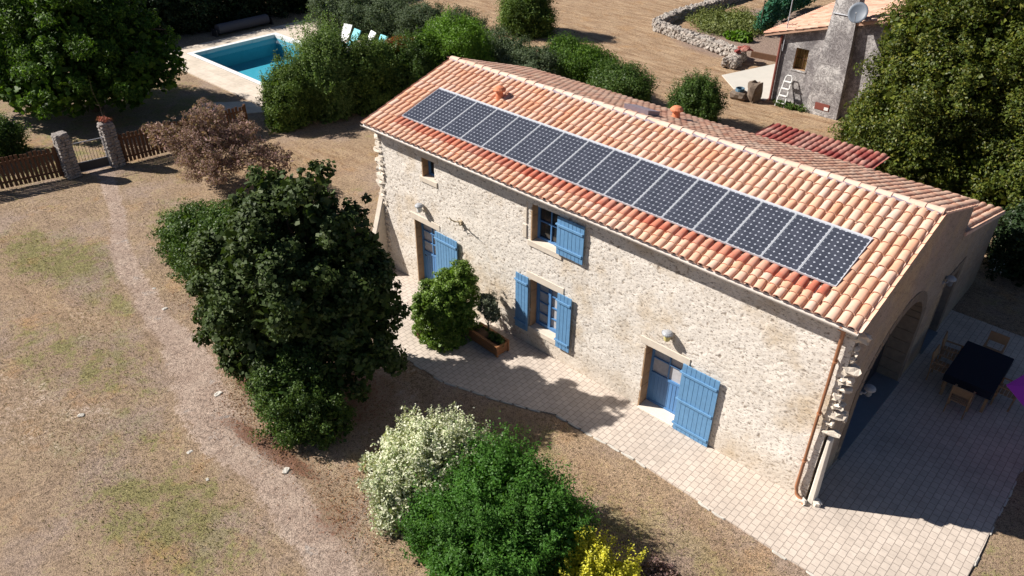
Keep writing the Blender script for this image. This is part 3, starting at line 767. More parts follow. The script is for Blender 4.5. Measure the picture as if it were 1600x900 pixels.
# main underlays
mb = MB(); e = -.006
mb.quad((XA+.05, EV+.02, H0+SL*(EV+.02)+e), (XB-.03, EV+.02, H0+SL*(EV+.02)+e), (XB-.03, YR, ZR+e), (XA+.05, YR, ZR+e))
mb.quad((XAb+.05, YR, ZR+e), (XB-.03, YR, ZR+e), (XB-.03, Ob[1], Ob[2]+e), (XAb+.05, Ob[1], Ob[2]+e))
mb.build('underlay', M['under'], roof)
# mortar bed on verges
for y0, z0, y1, z1 in ((EV, H0+SL*EV, YR, ZR), (YR, ZR, Ob[1], Ob[2]), (YB+.05, 3.98, 12.5, 2.56)):
    n = 14; mb = MB()
    for i in range(n):
        a, b = i/n, (i+1)/n
        ya, yb, za, zb = y0+(y1-y0)*a, y0+(y1-y0)*b, z0+(z1-z0)*a, z0+(z1-z0)*b
        X0 = XB-.06+rnd.uniform(-.004, .004)
        mb.hexa([(X0, ya, za-.07), (X0+.055, ya, za-.07), (X0+.055, yb, zb-.07), (X0, yb, zb-.07), (X0, ya, za+.035), (X0+.055, ya, za+.035), (X0+.055, yb, zb+.03), (X0, yb, zb+.03)])
    mb.build('verge', M['tile_pale'], roof)
# ridge
mb = MB(); n = 42; th = np.linspace(-.25, math.pi+.25, 9); rr = random.Random(2)
vs, fs = [], []; n0 = 0
for i in range(n):
    a = XA-.03+(XB-XA+.04)*i/n-.03; b = XA-.03+(XB-XA+.04)*(i+1)/n+.0; jz = rr.uniform(-.008, .008); jy = rr.uniform(-.01, .01)
    for (x, r, l) in ((a, .108, .006), (b, .118, .014), (b, .1, .01)):
        vs.append(np.stack([np.full(9, x), YR+jy-np.cos(th)*r, ZR+.012+l+jz+np.sin(th)*r*.72], -1))
    for k in range(8):
        fs.append((n0+k, n0+9+k, n0+9+k+1, n0+k+1))
    n0 += 27
rd = bld('ridge_tiles', (vs, fs), M['tile_pale'], roof)
mb = MB(); mb.tube([(XB+.0, YR, ZR+.02), (XB+.03, YR, ZR+.02)], .105, 14); mb.build('ridge_end', M['tile_pale'], roof)
mb = MB()
for c in range(NC):
    x = XA+(c+.5)*PIT
    mb.stone((x, YR-.15, ZR-SL*.15+.055), .075, .035, .022, rr, .4)
mb.build('ridge_mortar', M['mortar'], roof)
mb = MB(); mb.quad((XA, YR-.13, ZR+.035), (XB, YR-.13, ZR+.035), (XB, YR-.07, ZR+.075), (XA, YR-.07, ZR+.075)); mb.build('ridge_flashing', M['lead'], roof)
# eave: board, gutter, downpipe
mb = MB(); mb.box(XA, XB, EV+.03, .02, H0+SL*EV-.09, H0+SL*EV-.055); mb.build('soffit', M['dressed'], house)
mb = MB(); gz_ = H0+SL*EV-.01; pts = []
th = np.linspace(math.pi, 2*math.pi, 8)
vs = []; fs = []
for x in (XA-.03, XB+.02):
    for r in (.068, .06): vs += [(x, EV-.035+math.cos(a)*r, gz_+math.sin(a)*r) for a in th]
A = 8
for k in range(A-1): fs += [(k, k+1, 2*A+k+1, 2*A+k), (A+k+1, A+k, 3*A+k, 3*A+k+1), (k, A+k, A+k+1, k+1), (2*A+k+1, 3*A+k+1, 3*A+k, 2*A+k)]
fs += [(0, 2*A, 3*A, A), (A-1, 2*A-1, 4*A-1, 3*A-1)]
mb.add(vs, fs); gut = mb.build('gutter', M['gutter'], house)
mb = MB(); mb.tube([(14.27, EV-.035, gz_-.06), (14.30, -.10, gz_-.24), (14.31, -.09, .38), (14.36, -.12, .22), (14.58, -.14, .06)], .043, 10); dpipe = mb.build('downpipe', M['copper'], house, smooth=True)
for z in (1.2, 2.6, 4.0):
    mb = MB(); mb.tube([(14.31, -.09, z-.02), (14.31, -.09, z+.02)], .05, 10); mb.box(14.295, 14.325, -.06, .0, z-.015, z+.015); mb.build('bracket', M['copper'], dpipe)
for (x, y) in ((14.50, -.10), (14.78, .06)):
    mb = MB(); mb.stone((x, y, .08), .10, .08, .08, rr, .3); tag(mb.build('foot_stone', M['white_stone'], origin=(x, y, .035)), 'pale stone at the foot of the brown downpipe' if x < 14.6 else 'pale stone at the foot of the corner pier, right of the downpipe', 'stone', 'stones at the house corner')
# solar panels
PO = Vector((PXa, .445, H0+SL*.445)); Vp = Vector((0, cosT, sinT)); Np = Vector((0, -sinT, cosT))
def pp(u, v, n): return PO+Vector((u, 0, 0))+Vp*v+Np*n
proto = None; pl = 1.575; pw = .812
for i in range(16):
    if proto is None:
        def slab(mb, u0, u1, v0, v1, n0, n1): mb.hexa([pp(u0, v0, n0), pp(u1, v0, n0), pp(u1, v1, n0), pp(u0, v1, n0), pp(u0, v0, n1), pp(u1, v0, n1), pp(u1, v1, n1), pp(u0, v1, n1)])
        mb = MB(); slab(mb, .01, pw-.01, .01, pl-.01, .085, .105); proto = mb.build('solar_panel', M['backsheet'], house)
        mb = MB(); fw_ = .016
        slab(mb, 0, pw, 0, fw_, .07, .118); slab(mb, 0, pw, pl-fw_, pl, .07, .118); slab(mb, 0, fw_, fw_, pl-fw_, .07, .118); slab(mb, pw-fw_, pw, fw_, pl-fw_, .07, .118)
        mb.build('frame', M['alu'], proto)
        mb = MB(); cs = (pw-.05)/6; cl = (pl-.05)/12; gp = .0016
        for a in range(6):
            for b_ in range(12):
                u0, u1, v0, v1 = .025+a*cs+gp, .025+(a+1)*cs-gp, .025+b_*cl+gp, .025+(b_+1)*cl-gp; k = .024
                P8 = [(u0+k, v0), (u1-k, v0), (u1, v0+k), (u1, v1-k), (u1-k, v1), (u0+k, v1), (u0, v1-k), (u0, v0+k)]
                mb.add([pp(x, y, .1095) for x, y in P8], [tuple(range(8))])
        mb.build('cells', M['cell'], proto)
    else:
        c = copy_tree(proto, house); c.location = (i*.82, 0, 0)
for o in [x for x in bpy.data.objects if x.name.startswith('solar_panel')]: o['group'] = 'solar panels along the front roof slope'
mb = MB()
mb.hexa([pp(-.02, pl+.004, .04), pp(16*.82, pl+.004, .04), pp(16*.82, pl+.05, .04), pp(-.02, pl+.05, .04), pp(-.02, pl+.004, .112), pp(16*.82, pl+.004, .112), pp(16*.82, pl+.05, .112), pp(-.02, pl+.05, .112)])
mb.build('flashing', M['alu'], house)
mb = MB(); mb.quad(pp(-.05, -.03, .012), pp(16*.82+.04, -.03, .012), pp(16*.82+.04, pl+.05, .012), pp(-.05, pl+.05, .012)); mb.build('panel_tray', M['under'], house)
# roof vents
for (x, y, lab) in ((2.72, 2.42, 'terracotta vent above the solar panels'), (6.75, 5.55, 'terracotta vent on the rear slope')):
    z = zroof(y)+.06
    mb = MB(); mb.lathe((x, y, z), [(.13, -.08), (.115, .06), (.10, .17), (.11, .19)], 14); v_ = mb.build('roof_vent', M['terracotta'], house, smooth=False); v_['label'] = lab
    mb = MB(); mb.lathe((x, y, z+.2), [(.11, -.02), (.185, .02), (.19, .06), (.12, .13), (.03, .16)], 14); mb.build('vent_cap', M['terracotta'], v_)
# skylight on the rear slope
mb = MB(); x, y = 6.35, 4.35; z = zroof(y); s = math.tan(THB)
mb.hexa([(x-.4, y-.3, z+.3*s+.02), (x+.4, y-.3, z+.3*s+.02), (x+.4, y+.3, z-.3*s+.02), (x-.4, y+.3, z-.3*s+.02), (x-.4, y-.3, z+.3*s+.2), (x+.4, y-.3, z+.3*s+.2), (x+.4, y+.3, z-.3*s+.2), (x-.4, y+.3, z-.3*s+.2)])
sk = mb.build('skylight', M['lead'], house)
# wall lamps
def wlamp(x, z, glassm, label, y0=0, ax='y'):
    mb = MB()
    f = (lambda a, b, c: (x+a, -b, z+c)) if ax == 'y' else (lambda a, b, c: (LX+b, x+a, z+c))
    mb.tube([f(-.17, .02, -.02), f(-.17, .1, -.0), f(0, .14, .08)], .02, 8)
    mb.tube([f(-.17, 0, -.03), f(-.17, .05, -.03)], .045, 10)
    o = mb.build('wall_lamp', M['grey'], house); o['label'] = label
    mb = MB(); c = f(0, .14, 0); mb.lathe(c, [(.135, .05), (.13, .08), (.09, .12), (.03, .14)], 16); mb.build('lamp_shade', M['grey'], o, smooth=False)
    mb = MB(); mb.lathe(c, [(.05, -.15), (.075, -.12), (.085, .05)], 14); mb.build('lamp_glass', glassm, o)
wlamp(10.58, 2.72, M['lampglass'], 'yellow glass wall lamp above the right door')
wlamp(1.85, 2.92, M['white'], 'pale glass wall lamp above the left door')
wlamp(1.95, 2.15, M['dish'], 'wall lamp at the near side of the gable arch', ax='x')
wlamp(6.9, 2.75, M['dish'], 'wall lamp at the far side of the gable arch', ax='x')
# antler ornament
an = thing('antler_ornament', (3.5, -.03, 3.0), 'small pair of weathered antlers hung on the wall between door and window', 'wall ornament')
mb = MB()
for s in (-1, 1):
    mb.tube([(3.52, -.04, 3.02), (3.52+s*.13, -.16, 3.05), (3.52+s*.2, -.26, 3.14), (3.52+s*.16, -.32, 3.26)], [.022, .018, .014, .006], 6)
    mb.tube([(3.52+s*.13, -.16, 3.05), (3.52+s*.26, -.2, 3.06)], [.015, .006], 6)
    mb.tube([(3.52+s*.2, -.26, 3.14), (3.52+s*.3, -.32, 3.17)], [.013, .005], 6)
mb.build('antlers', M['bone'], an, smooth=True)
mb = MB(); mb.stone((3.52, -.05, 3.0), .05, .05, .08, rr, .2); mb.build('skull_plate', M['bone'], an)

# ------------------------------------------------------------------ foliage
def leaves_mesh(name, blobs, n, size, mat, parent, seed=1, up=.45, out=.6, jit=.7, shell=.78, aspect=.55, clump=.28, zmin=.04, nclump=None, droop=0, spiky=0, skirt=False, inner=.3, rough=.055):
    rng = np.random.default_rng(seed)
    B = np.array(blobs, float)
    wgt = (B[:, 3]*B[:, 4]+B[:, 4]*B[:, 5]+B[:, 3]*B[:, 5]); wgt /= wgt.sum()
    nc = nclump or max(30, int(n/45))
    cb = rng.choice(len(B), nc, p=wgt)
    d = rng.normal(size=(nc, 3)); d /= np.linalg.norm(d, axis=1)[:, None]; d[:, 2] = np.where(d[:, 2] < (-1.1 if skirt else -.6), -d[:, 2], d[:, 2])
    rr_ = 1-np.abs(rng.normal(0, 1-shell, nc)); rr_ = np.clip(rr_, .15, 1.12)
    lob = np.zeros(nc)
    for _ in range(5):
        vv = rng.normal(size=3)*3.2; lob += np.cos(d@vv+rng.random()*6.28)
    rr_ *= 1+lob*rough
    rr_ += (rng.random(nc) < .14)*rng.uniform(.04, .24, nc)
    cc = B[cb, :3]+d*B[cb, 3:6]*rr_[:, None]
    if skirt:
        lowm = d[:, 2] < .25
        h2 = d[:, :2]/np.maximum(np.linalg.norm(d[:, :2], axis=1), .05)[:, None]
        zt_ = B[cb, 2]+.25*B[cb, 5]; ff = rng.random(nc)**.9
        cc[lowm, :2] = (B[cb, :2]+h2*B[cb, 3:5]*(rr_*(.86+.12*ff))[:, None])[lowm]
        cc[lowm, 2] = (zt_*ff)[lowm]
    rad = np.mean(B[cb, 3:6], 1)*clump*rng.uniform(.35, 1.35, nc)
    k = rng.choice(nc, n, p=rad**2/np.sum(rad**2))
    q = rng.normal(size=(n, 3)); q /= np.linalg.norm(q, axis=1)[:, None]
    rq_ = rng.random(n)**.45
    P = cc[k]+q*(rad[k]*rq_)[:, None]*np.array([1, 1, .8])
    if spiky:
        sp = rng.random(n) < .25
        P[sp] = cc[k[sp]]+(d[k[sp]]*.5+np.array([0, 0, .9]))*(rng.random(sp.sum())*spiky)[:, None]+rng.normal(0, .035, (sp.sum(), 3))
    low = P[:, 2] < zmin; P[low, 2] = zmin+rng.random(low.sum())*.25
    o = d[k]*out+q*out*.6+np.array([0, 0, up])+rng.normal(0, jit, (n, 3))
    o /= np.linalg.norm(o, axis=1)[:, None]
    t_ = rng.normal(size=(n, 3)); t_[:, 2] -= droop; t_ -= (t_*o).sum(1)[:, None]*o; t_ /= np.linalg.norm(t_, axis=1)[:, None]
    s_ = np.cross(o, t_)
    sz = size*rng.uniform(.6, 1.3, n)[:, None]
    a = P-t_*sz*.5; b = P+s_*sz*aspect*.5+o*sz*.1; c = P+t_*sz*.5-o*sz*.12; e = P-s_*sz*aspect*.5+o*sz*.1
    V = np.stack([a, b, c, e], 1).reshape(-1, 3)
    F = np.arange(4*n).reshape(-1, 4)
    m_ = int(n*inner)
    if m_:
        bi = rng.choice(len(B), m_, p=wgt); q = rng.normal(size=(m_, 3)); q /= np.linalg.norm(q, axis=1)[:, None]
        if skirt: q[:, 2] = np.abs(q[:, 2])*np.where(rng.random(m_) < .5, 1, -1)
        P = B[bi, :3]+q*B[bi, 3:6]*(.86*rng.random(m_)**.4)[:, None]
        if skirt:
            lo = q[:, 2] < 0; P[lo, 2] = rng.random(lo.sum())*B[bi[lo], 2]
        P[:, 2] = np.maximum(P[:, 2], zmin)
        o = rng.normal(size=(m_, 3))+np.array([0, 0, .6]); o /= np.linalg.norm(o, axis=1)[:, None]
        t_ = rng.normal(size=(m_, 3)); t_ -= (t_*o).sum(1)[:, None]*o; t_ /= np.linalg.norm(t_, axis=1)[:, None]; s_ = np.cross(o, t_)
        sz = size*1.9*rng.uniform(.7, 1.3, m_)[:, None]
        V2 = np.stack([P-t_*sz*.5, P+s_*sz*.4, P+t_*sz*.5, P-s_*sz*.4], 1).reshape(-1, 3)
        V = np.vstack([V, V2]); F = np.arange(4*(n+m_)).reshape(-1, 4)
    return fastmesh(name, V, F, mat, parent)
def trunk_mesh(name, base, blobs, r, parent, seed=1, height=None, nb=9, mat=None):
    rn = random.Random(seed); mb = MB(); b = Vector(base)
    top = max(x[2] for x in blobs) if height is None else height
    ax = [b+Vector((0, 0, -.05)), b+Vector((rn.uniform(-.08, .08), rn.uniform(-.08, .08), top*.33)), b+Vector((rn.uniform(-.15, .15), rn.uniform(-.15, .15), top*.66)), b+Vector((rn.uniform(-.2, .2), rn.uniform(-.2, .2), top))]
    mb.tube(ax, [r*1.25, r, r*.65, r*.25], 9)
    for i in range(nb):
        x = blobs[i % len(blobs)]; s = ax[1].lerp(ax[2], rn.random()) if i % 2 else ax[0].lerp(ax[1], .5+.5*rn.random())
        e = Vector((x[0]+rn.uniform(-.6, .6)*x[3], x[1]+rn.uniform(-.6, .6)*x[4], max(s.z+.1, x[2]+rn.uniform(-.2, .6)*x[5])))
        m = s.lerp(e, .5)+Vector((rn.uniform(-.1, .1), rn.uniform(-.1, .1), .15*r*3))
        mb.tube([s, m, e], [r*.5, r*.32, r*.08], 6)
    return mb.build(name, mat or M['bark'], parent, smooth=True)
def plant(name, base, blobs, n, size, mat, label, cat, seed=1, tr=.05, group=None, crown='foliage', stem='stem', nb=9, **k):
    """blobs are relative to base"""
    t_ = thing(name, base, label, cat, group)
    B = [(base[0]+b[0], base[1]+b[1], base[2]+b[2], b[3], b[4], b[5]) for b in blobs]
    k.setdefault('skirt', crown == 'foliage')
    leaves_mesh(crown, B, n, size, mat, t_, seed, **k)
    trunk_mesh(stem, base, B, tr, t_, seed, nb=nb)
    return t_
LM = {}
LM['fig'] = leafmat('dark_fig_leaf', [(.030, .050, .012), (.050, .078, .020), (.070, .10, .028), (.034, .056, .014), (.115, .14, .06)], .2, .55, .25)
LM['mid'] = leafmat('mid_green_leaf', [(.038, .078, .018), (.065, .115, .025), (.10, .15, .034), (.045, .085, .02)], .25)
LM['chest'] = leafmat('chestnut_leaf', [(.030, .068, .010), (.05, .105, .015), (.13, .22, .03), (.03, .06, .012)], .3, .5, .25)
LM['box'] = leafmat('privet_leaf', [(.040, .11, .018), (.075, .18, .030), (.050, .135, .020), (.115, .235, .045)], .35, .45, .25)
LM['lime'] = leafmat('lime_leaf', [(.11, .19, .030), (.17, .27, .045), (.08, .14, .02), (.22, .30, .07)], .3, .4, .45)
LM['bright'] = leafmat('bright_leaf', [(.10, .20, .022), (.15, .27, .03), (.075, .14, .02)], .3)
LM['greyg'] = leafmat('grey_green_leaf', [(.075, .105, .055), (.105, .140, .075), (.06, .085, .045), (.125, .15, .085)], .2, .6, .2)
LM['varieg'] = leafmat('variegated_leaf', [(.58, .58, .42), (.68, .67, .52), (.22, .29, .12), (.50, .52, .34), (.74, .72, .58)], .2, .5, .3)
LM['yellow'] = leafmat('golden_leaf', [(.60, .56, .04), (.70, .64, .07), (.44, .44, .045), (.74, .68, .12)], .35, .4, .4)
LM['smoke'] = leafmat('smoke_bush', [(.26, .155, .14), (.36, .23, .205), (.19, .115, .10), (.43, .30, .27), (.16, .14, .07)], .2, .8, .1)
LM['olivy'] = leafmat('yellow_green_tree_leaf', [(.045, .068, .014), (.075, .105, .016), (.13, .15, .022), (.038, .058, .014), (.19, .18, .028)], .25, .45, .4)
LM['olive'] = leafmat('olive_leaf', [(.11, .13, .08), (.17, .19, .13), (.08, .095, .05)], .15, .5, .3)
LM['darkhedge'] = leafmat('dark_hedge_leaf', [(.016, .03, .011), (.028, .045, .016), (.02, .04, .014)], .15)
LM['red'] = leafmat('red_young_leaf', [(.26, .04, .02), (.30, .10, .03), (.16, .08, .025)], .3)
LM['oldleaf'] = leafmat('laurel_leaf', [(.050, .09, .022), (.085, .14, .032), (.12, .18, .04), (.18, .24, .06)], .25, .55, .2)
LM['fresh'] = leafmat('fresh_shoot_leaf', [(.08, .145, .035), (.13, .20, .055), (.20, .27, .09), (.055, .10, .025)], .3, .5, .25)

# large dark tree in front of the house
B = [(0, 0, 3.4, 1.5, 1.4, 1.5), (-.9, -.8, 2.6, 1.5, 1.4, 1.4), (.8, .5, 2.4, 1.5, 1.4, 1.4), (-1.0, .2, 4.7, .85, .85, .9), (.2, .5, 5.0, .8, .8, .9), (1.0, .9, 4.2, .9, .85, .9), (.8, -.7, 3.2, 1.2, 1.2, 1.2), (-.3, -1.2, 1.5, 1.5, 1.1, 1.2), (1.3, .3, 1.5, 1.3, 1.4, 1.2), (-1.5, -.7, 3.4, .7, .7, .8), (-1.3, -1.1, 1.6, .9, .8, .9), (0, -.9, 4.2, .9, .8, .9), (1.7, 1.0, 2.9, .8, .8, .8)]
plant('broadleaf_tree', (2.85, -5.05, .15), B, 78000, .115, LM['fig'], 'big dark broadleaf tree in front of the farmhouse, left of the path shrubs', 'tree', 11, .16, crown='crown', stem='trunk', nb=16, clump=.25, shell=.80, aspect=.8, up=.5, jit=.55, droop=.4, nclump=480, inner=.12, rough=.09)
plant('skirt_shrub', (4.0, -6.35, 0), [(0, 0, 1.0, 1.2, .85, 1.05), (-1.0, .3, 1.0, .95, .8, .95), (.7, .25, .8, .9, .75, .8), (-.3, .4, 1.5, .9, .7, .8)], 30000, .07, LM['mid'], 'low green shrub at the foot of the big dark tree beside the dirt path', 'shrub', 12, .04, clump=.18, shell=.9)
plant('spreading_shrub', (-4.15, -4.05, 0), [(0, 0, 1.1, 1.5, 1.1, 1.2), (.9, .5, 1.3, 1.1, 1.0, 1.2), (-.9, -.3, .9, 1.0, .9, .9), (.6, -.5, .9, 1.2, .9, .9), (1.6, -.1, 1.4, 1.1, 1., 1.2)], 38000, .08, LM['mid'], 'dense mid green shrub left of the big dark tree, below the brown bush', 'shrub', 13, .05, clump=.2, shell=.9)
plant('smoke_bush', (-9.6, -.8, 0), [(0, 0, 1.6, 1.5, 1.3, 1.1), (-1.5, -.9, 1.9, 1.1, .8, .6), (1.5, .9, 1.5, 1.2, .9, .8), (-.2, .2, 2.7, .9, .8, .6), (2.3, 1.5, 1.3, .8, .7, .6), (-2.5, -1.0, 1.9, .8, .4, .3), (.8, -.5, 1.2, 1.3, .8, .7), (.9, .9, 2.3, .8, .7, .5)], 34000, .062, LM['smoke'], 'purple brown smoke bush with airy branches near the picket fence', 'bush', 14, .06, nb=22, clump=.2, jit=1., shell=.75, skirt=False, inner=.1, nclump=420)
# shrubs by the house
t_ = plant('clipped_shrub', (4.25, -1.45, 0), [(-.1, 0, 1.1, .66, .6, 1.1), (.2, .4, 1.55, .55, .55, .95), (-.4, -.25, .95, .5, .5, .8), (.15, -.3, .9, .5, .45, .8)], 34000, .062, LM['lime'], 'clipped lime green shrub against the wall beside the left door', 'shrub', 15, .04, clump=.17, nclump=500, shell=.92, up=.5, out=.9)
mb = MB(); mb.box(3.62, 3.70, -2.02, -1.94, 0, .75); mb.build('support_post', M['woodbrown'], t_)
pt = thing('wooden_planter', (5.35, -.82, .035), 'long brown wooden planter on the terrace under the tall window', 'planter')
mb = MB()
for s in (-.2, .2):
    for k in range(3): mb.box(-.58, .58, s-.02, s+.02, .03+k*.105, .03+k*.105+.098)
for s in (-.56, .56):
    for k in range(3): mb.box(s-.02, s+.02, -.18, .18, .03+k*.105, .03+k*.105+.098)
for a in (-.57, .57):
    for b_ in (-.21, .21): mb.box(a-.035, a+.035, b_-.03, b_+.03, 0, .37)
mb.box(-.6, .6, -.25, -.17, .345, .365); mb.box(-.6, .6, .17, .25, .345, .365)
mb.build('planter_box', M['plank'], pt, origin=(0, 0, 0)); mb = MB(); mb.box(-.54, .54, -.18, .18, .05, .29); mb.build('soil', M['soil'], pt, origin=(0, 0, 0))
pt.rotation_euler[2] = R(-3)
plant('olive_tree', (5.3, -.75, .32), [(0, 0, 1.0, .33, .33, .36), (.1, .05, .75, .28, .28, .25), (-.1, 0, 1.2, .22, .22, .2)], 2600, .05, LM['olive'], 'small grey olive tree growing in the wooden planter', 'olive tree', 16, .018, crown='crown', stem='trunk', aspect=.3)
plant('planter_herb', (5.6, -.82, .32), [(0, 0, .12, .3, .14, .14)], 700, .06, LM['mid'], 'low green herb in the right half of the wooden planter', 'plant', 17, .008, clump=.4)
# foreground shrubs
plant('variegated_shrub', (8.3, -5.5, 0), [(0, 0, 1.1, .95, .85, 1.0), (.5, .4, 1.15, .75, .7, .8), (-.35, -.7, .8, .75, .7, .75), (.0, -1.25, .45, .5, .45, .45)], 40000, .062, LM['varieg'], 'cream and white variegated shrub beside the large green one', 'shrub', 18, .045, clump=.16, nclump=700, shell=.9, out=.8, spiky=.3)
plant('privet_shrub', (10.5, -5.75, 0), [(0, 0, 1.0, 1.55, 1.35, 1.0), (-.5, .55, 1.35, 1.0, .9, .9), (.7, .5, 1.2, 1.05, .9, .9), (-.8, -.6, .8, 1.0, .9, .8), (.4, -.9, .8, 1.2, .9, .8)], 85000, .062, LM['box'], 'large rounded glossy green shrub at the front edge of the picture', 'shrub', 19, .06, clump=.16, shell=.86, out=.5, up=.9, spiky=.36, nclump=1500, aspect=.5)
plant('golden_shrub', (12.3, -5.2, 0), [(0, 0, .55, .7, .6, .55), (.55, .25, .45, .5, .5, .45), (-.3, .2, .65, .5, .5, .55)], 34000, .052, LM['yellow'], 'bright yellow shrub at the bottom edge next to the large green one', 'shrub', 20, .03, clump=.2, up=.9, spiky=.4, nclump=220)
plant('spindly_shrub', (6.85, -5.6, 0), [(0, 0, .55, .3, .28, .55), (.3, -.35, .3, .35, .3, .3), (-.3, -.5, .2, .3, .25, .2)], 1100, .07, LM['varieg'], 'thin sparse variegated plant in front of the dark tree shade', 'plant', 21, .012, clump=.25)
plant('heather_bush', (13.35, -4.05, 0), [(0, 0, .25, .55, .35, .28)], 2500, .045, LM['smoke'], 'small low brown bush right of the bright yellow shrub', 'bush', 22, .015)
# hedge between pool and house
HG = [('laurel_shrub', (-13.0, 4.9, 0), [(0, 0, 1.2, 1.2, 1.2, 1.2), (-.4, .6, 1.6, 1.0, 1.0, 1.1), (.2, -.6, .8, .9, .8, .8)], 'oldleaf', 30000, 'rounded green shrub at the left end of the hedge by the pool', .085),
      ('tall_shrub', (-12.9, 6.9, 0), [(0, 0, 1.9, 1.4, 1.4, 1.8), (-.3, .6, 2.7, 1.0, 1.0, 1.1), (.6, -.3, 1.4, 1.1, 1.1, 1.4)], 'fresh', 40000, 'tall light green shrub with upright shoots in front of the pool', .085),
      ('dark_shrub', (-11.9, 8.7, 0), [(0, 0, 1.6, 1.5, 1.5, 1.6), (.1, .5, 2.0, 1.2, 1.1, 1.0)], 'oldleaf', 34000, 'dark green shrub in the middle of the pool hedge', .09),
      ('photinia_shrub', (-11.1, 10.3, 0), [(0, 0, 1.5, 1.5, 1.4, 1.5)], 'mid', 26000, 'green shrub under the red leaved tips below the loungers', .085),
      ('laurel_shrub', (-11.2, 11.6, 0), [(0, 0, 1.6, 1.4, 1.3, 1.5), (-.1, .4, 2.1, 1.0, 1., .9)], 'chest', 26000, 'yellow green laurel shrub right of the red leaved tips', .11),
      ('round_shrub', (-10.5, 13.3, 0), [(0, 0, 1.7, 1.8, 1.6, 1.7), (0, .1, 2.5, 1.4, 1.3, 1.0)], 'bright', 42000, 'large rounded bright green shrub above the left roof corner', .085)]
for i, (nm, base, bl, m, n, lab, sz) in enumerate(HG):
    plant(nm, base, bl, n, sz, LM[m], lab, 'shrub', 30+i, .07, group='shrubs between the pool and the house', spiky=.8 if i == 1 else .25, clump=.2, shell=.88)
plant('red_photinia', (-11.8, 10.5, 0), [(0, 0, 2.55, .75, .9, .4), (.3, 1.0, 2.5, .6, .6, .3)], 9000, .085, LM['red'], 'red leaved shrub top between the pool and the roof', 'shrub', 37, .05, nb=10, skirt=False)
# clipped grey green hedges
def hedge(name, a, b, wd, h, n, mat, label, seed, size=.11, tr=.05):
    base = ((a[0]+b[0])/2, (a[1]+b[1])/2, 0)
    t_ = thing(name, base, label, 'hedge')
    L_ = math.hypot(b[0]-a[0], b[1]-a[1]); k = max(2, int(L_/(wd*.8))); rn = random.Random(seed)
    B = [(a[0]+(b[0]-a[0])*i/k+rn.uniform(-.1, .1), a[1]+(b[1]-a[1])*i/k+rn.uniform(-.1, .1), h*.5, wd*.62, wd*.62, h*.55*rn.uniform(.92, 1.06)) for i in range(k+1)]
    leaves_mesh('foliage', B, n, size, mat, t_, seed, shell=.9, clump=.2, out=.9, skirt=True)
    for x in B:
        mb = MB(); mb.tube([(x[0], x[1], -.03), (x[0]+.05, x[1], h*.5), (x[0], x[1]+.1, h*.9)], [tr, tr*.8, tr*.3], 6); mb.build('stem', M['bark'], t_)
    return t_
hedge('clipped_hedge', (-24.2, 15.9), (-14.6, 17.2), 2.7, 2.5, 80000, LM['greyg'], 'wide clipped grey green hedge behind the sun loungers', 40, .085)
hedge('clipped_hedge', (-13.8, 16.8), (-7.6, 15.8), 2.4, 2.3, 42000, LM['greyg'], 'grey green hedge between the bright round shrub and the garden bushes', 41, .085)
plant('garden_shrub', (-6.4, 17.8, 0), [(0, 0, 1.2, 1.9, 1.5, 1.2), (-.9, .2, 1.5, 1.2, 1.1, 1.0), (1.2, 0, 1.2, 1.2, 1.1, 1.0)], 44000, .085, LM['chest'], 'wide yellow green bush behind the middle of the roof', 'bush', 42, .06)
plant('garden_shrub', (-3.3, 17.2, 0), [(0, 0, 1.0, 1.5, 1.3, 1.1), (.9, -.1, .9, .9, .9, .9)], 32000, .085, LM['mid'], 'rounded green bush at the right end of the row behind the roof', 'bush', 43, .06)
plant('rose_flower', (-3.4, 15.9, .0), [(0, 0, .85, .14, .14, .14)], 160, .09, LM['red'], 'small red rose on a stem behind the roof edge', 'flower', 44, .01, nb=3)
plant('round_bush', (.75, 17.6, 0), [(0, 0, 1.1, 1.25, 1.25, 1.1), (0, 0, 1.4, .95, .95, 1.0)], 30000, .075, LM['mid'], 'single round green bush standing alone on the dry grass', 'bush', 45, .05, clump=.2, spiky=.3)
plant('small_tree', (-15.2, 23.6, 0), [(0, 0, 1.3, 1.8, 1.6, 1.3), (.3, 0, 2.9, 1.3, 1.3, 1.2), (-1.0, .2, 2.2, 1.1, 1, 1.1), (.9, .2, 1.0, 1.2, 1.1, 1.)], 30000, .10, LM['oldleaf'], 'small dark tree alone in the dry field above the roof', 'tree', 46, .1, crown='crown', stem='trunk', skirt=True)
# top left chestnut
B = [(0, 0, 3.6, 3.2, 3.0, 2.6), (-1.8, -1.9, 3.0, 2.3, 2.2, 2.4), (1.2, 1.4, 2.6, 2.4, 2.2, 2.2), (0, .4, 5.6, 2.2, 2.1, 1.6), (-2.6, .6, 4.2, 2.0, 2.0, 2.2), (1.4, -1.4, 2.0, 2.2, 1.9, 1.7), (-2.4, -3.0, 2.2, 1.8, 1.8, 1.9), (2.4, .6, 1.8, 1.7, 1.7, 1.5), (.2, -2.4, 1.6, 1.8, 1.5, 1.3), (2.2, 2.4, 2.2, 1.5, 1.5, 1.6)]
plant('chestnut_tree', (-21.2, -.6, 0), B, 85000, .17, LM['chest'], 'large leafy green tree behind the garden gate at top left', 'tree', 50, .28, crown='crown', stem='trunk', nb=16, clump=.19, aspect=.4, shell=.8, droop=.5, up=.6, nclump=620, inner=.12, rough=.09)
plant('laurel_bush', (-18.9, -6.3, 0), [(0, 0, .9, 1.3, 1.4, 1.1), (.2, .9, .8, .9, .9, .8)], 20000, .085, LM['mid'], 'green bush behind the fence left of the gate', 'bush', 51, .05)
hedge('dark_hedge', (-31.6, 2.0), (-30.2, 22.5), 3.2, 3.3, 80000, LM['darkhedge'], 'tall dark hedge of evergreens behind the pool', 52, .14, .1)
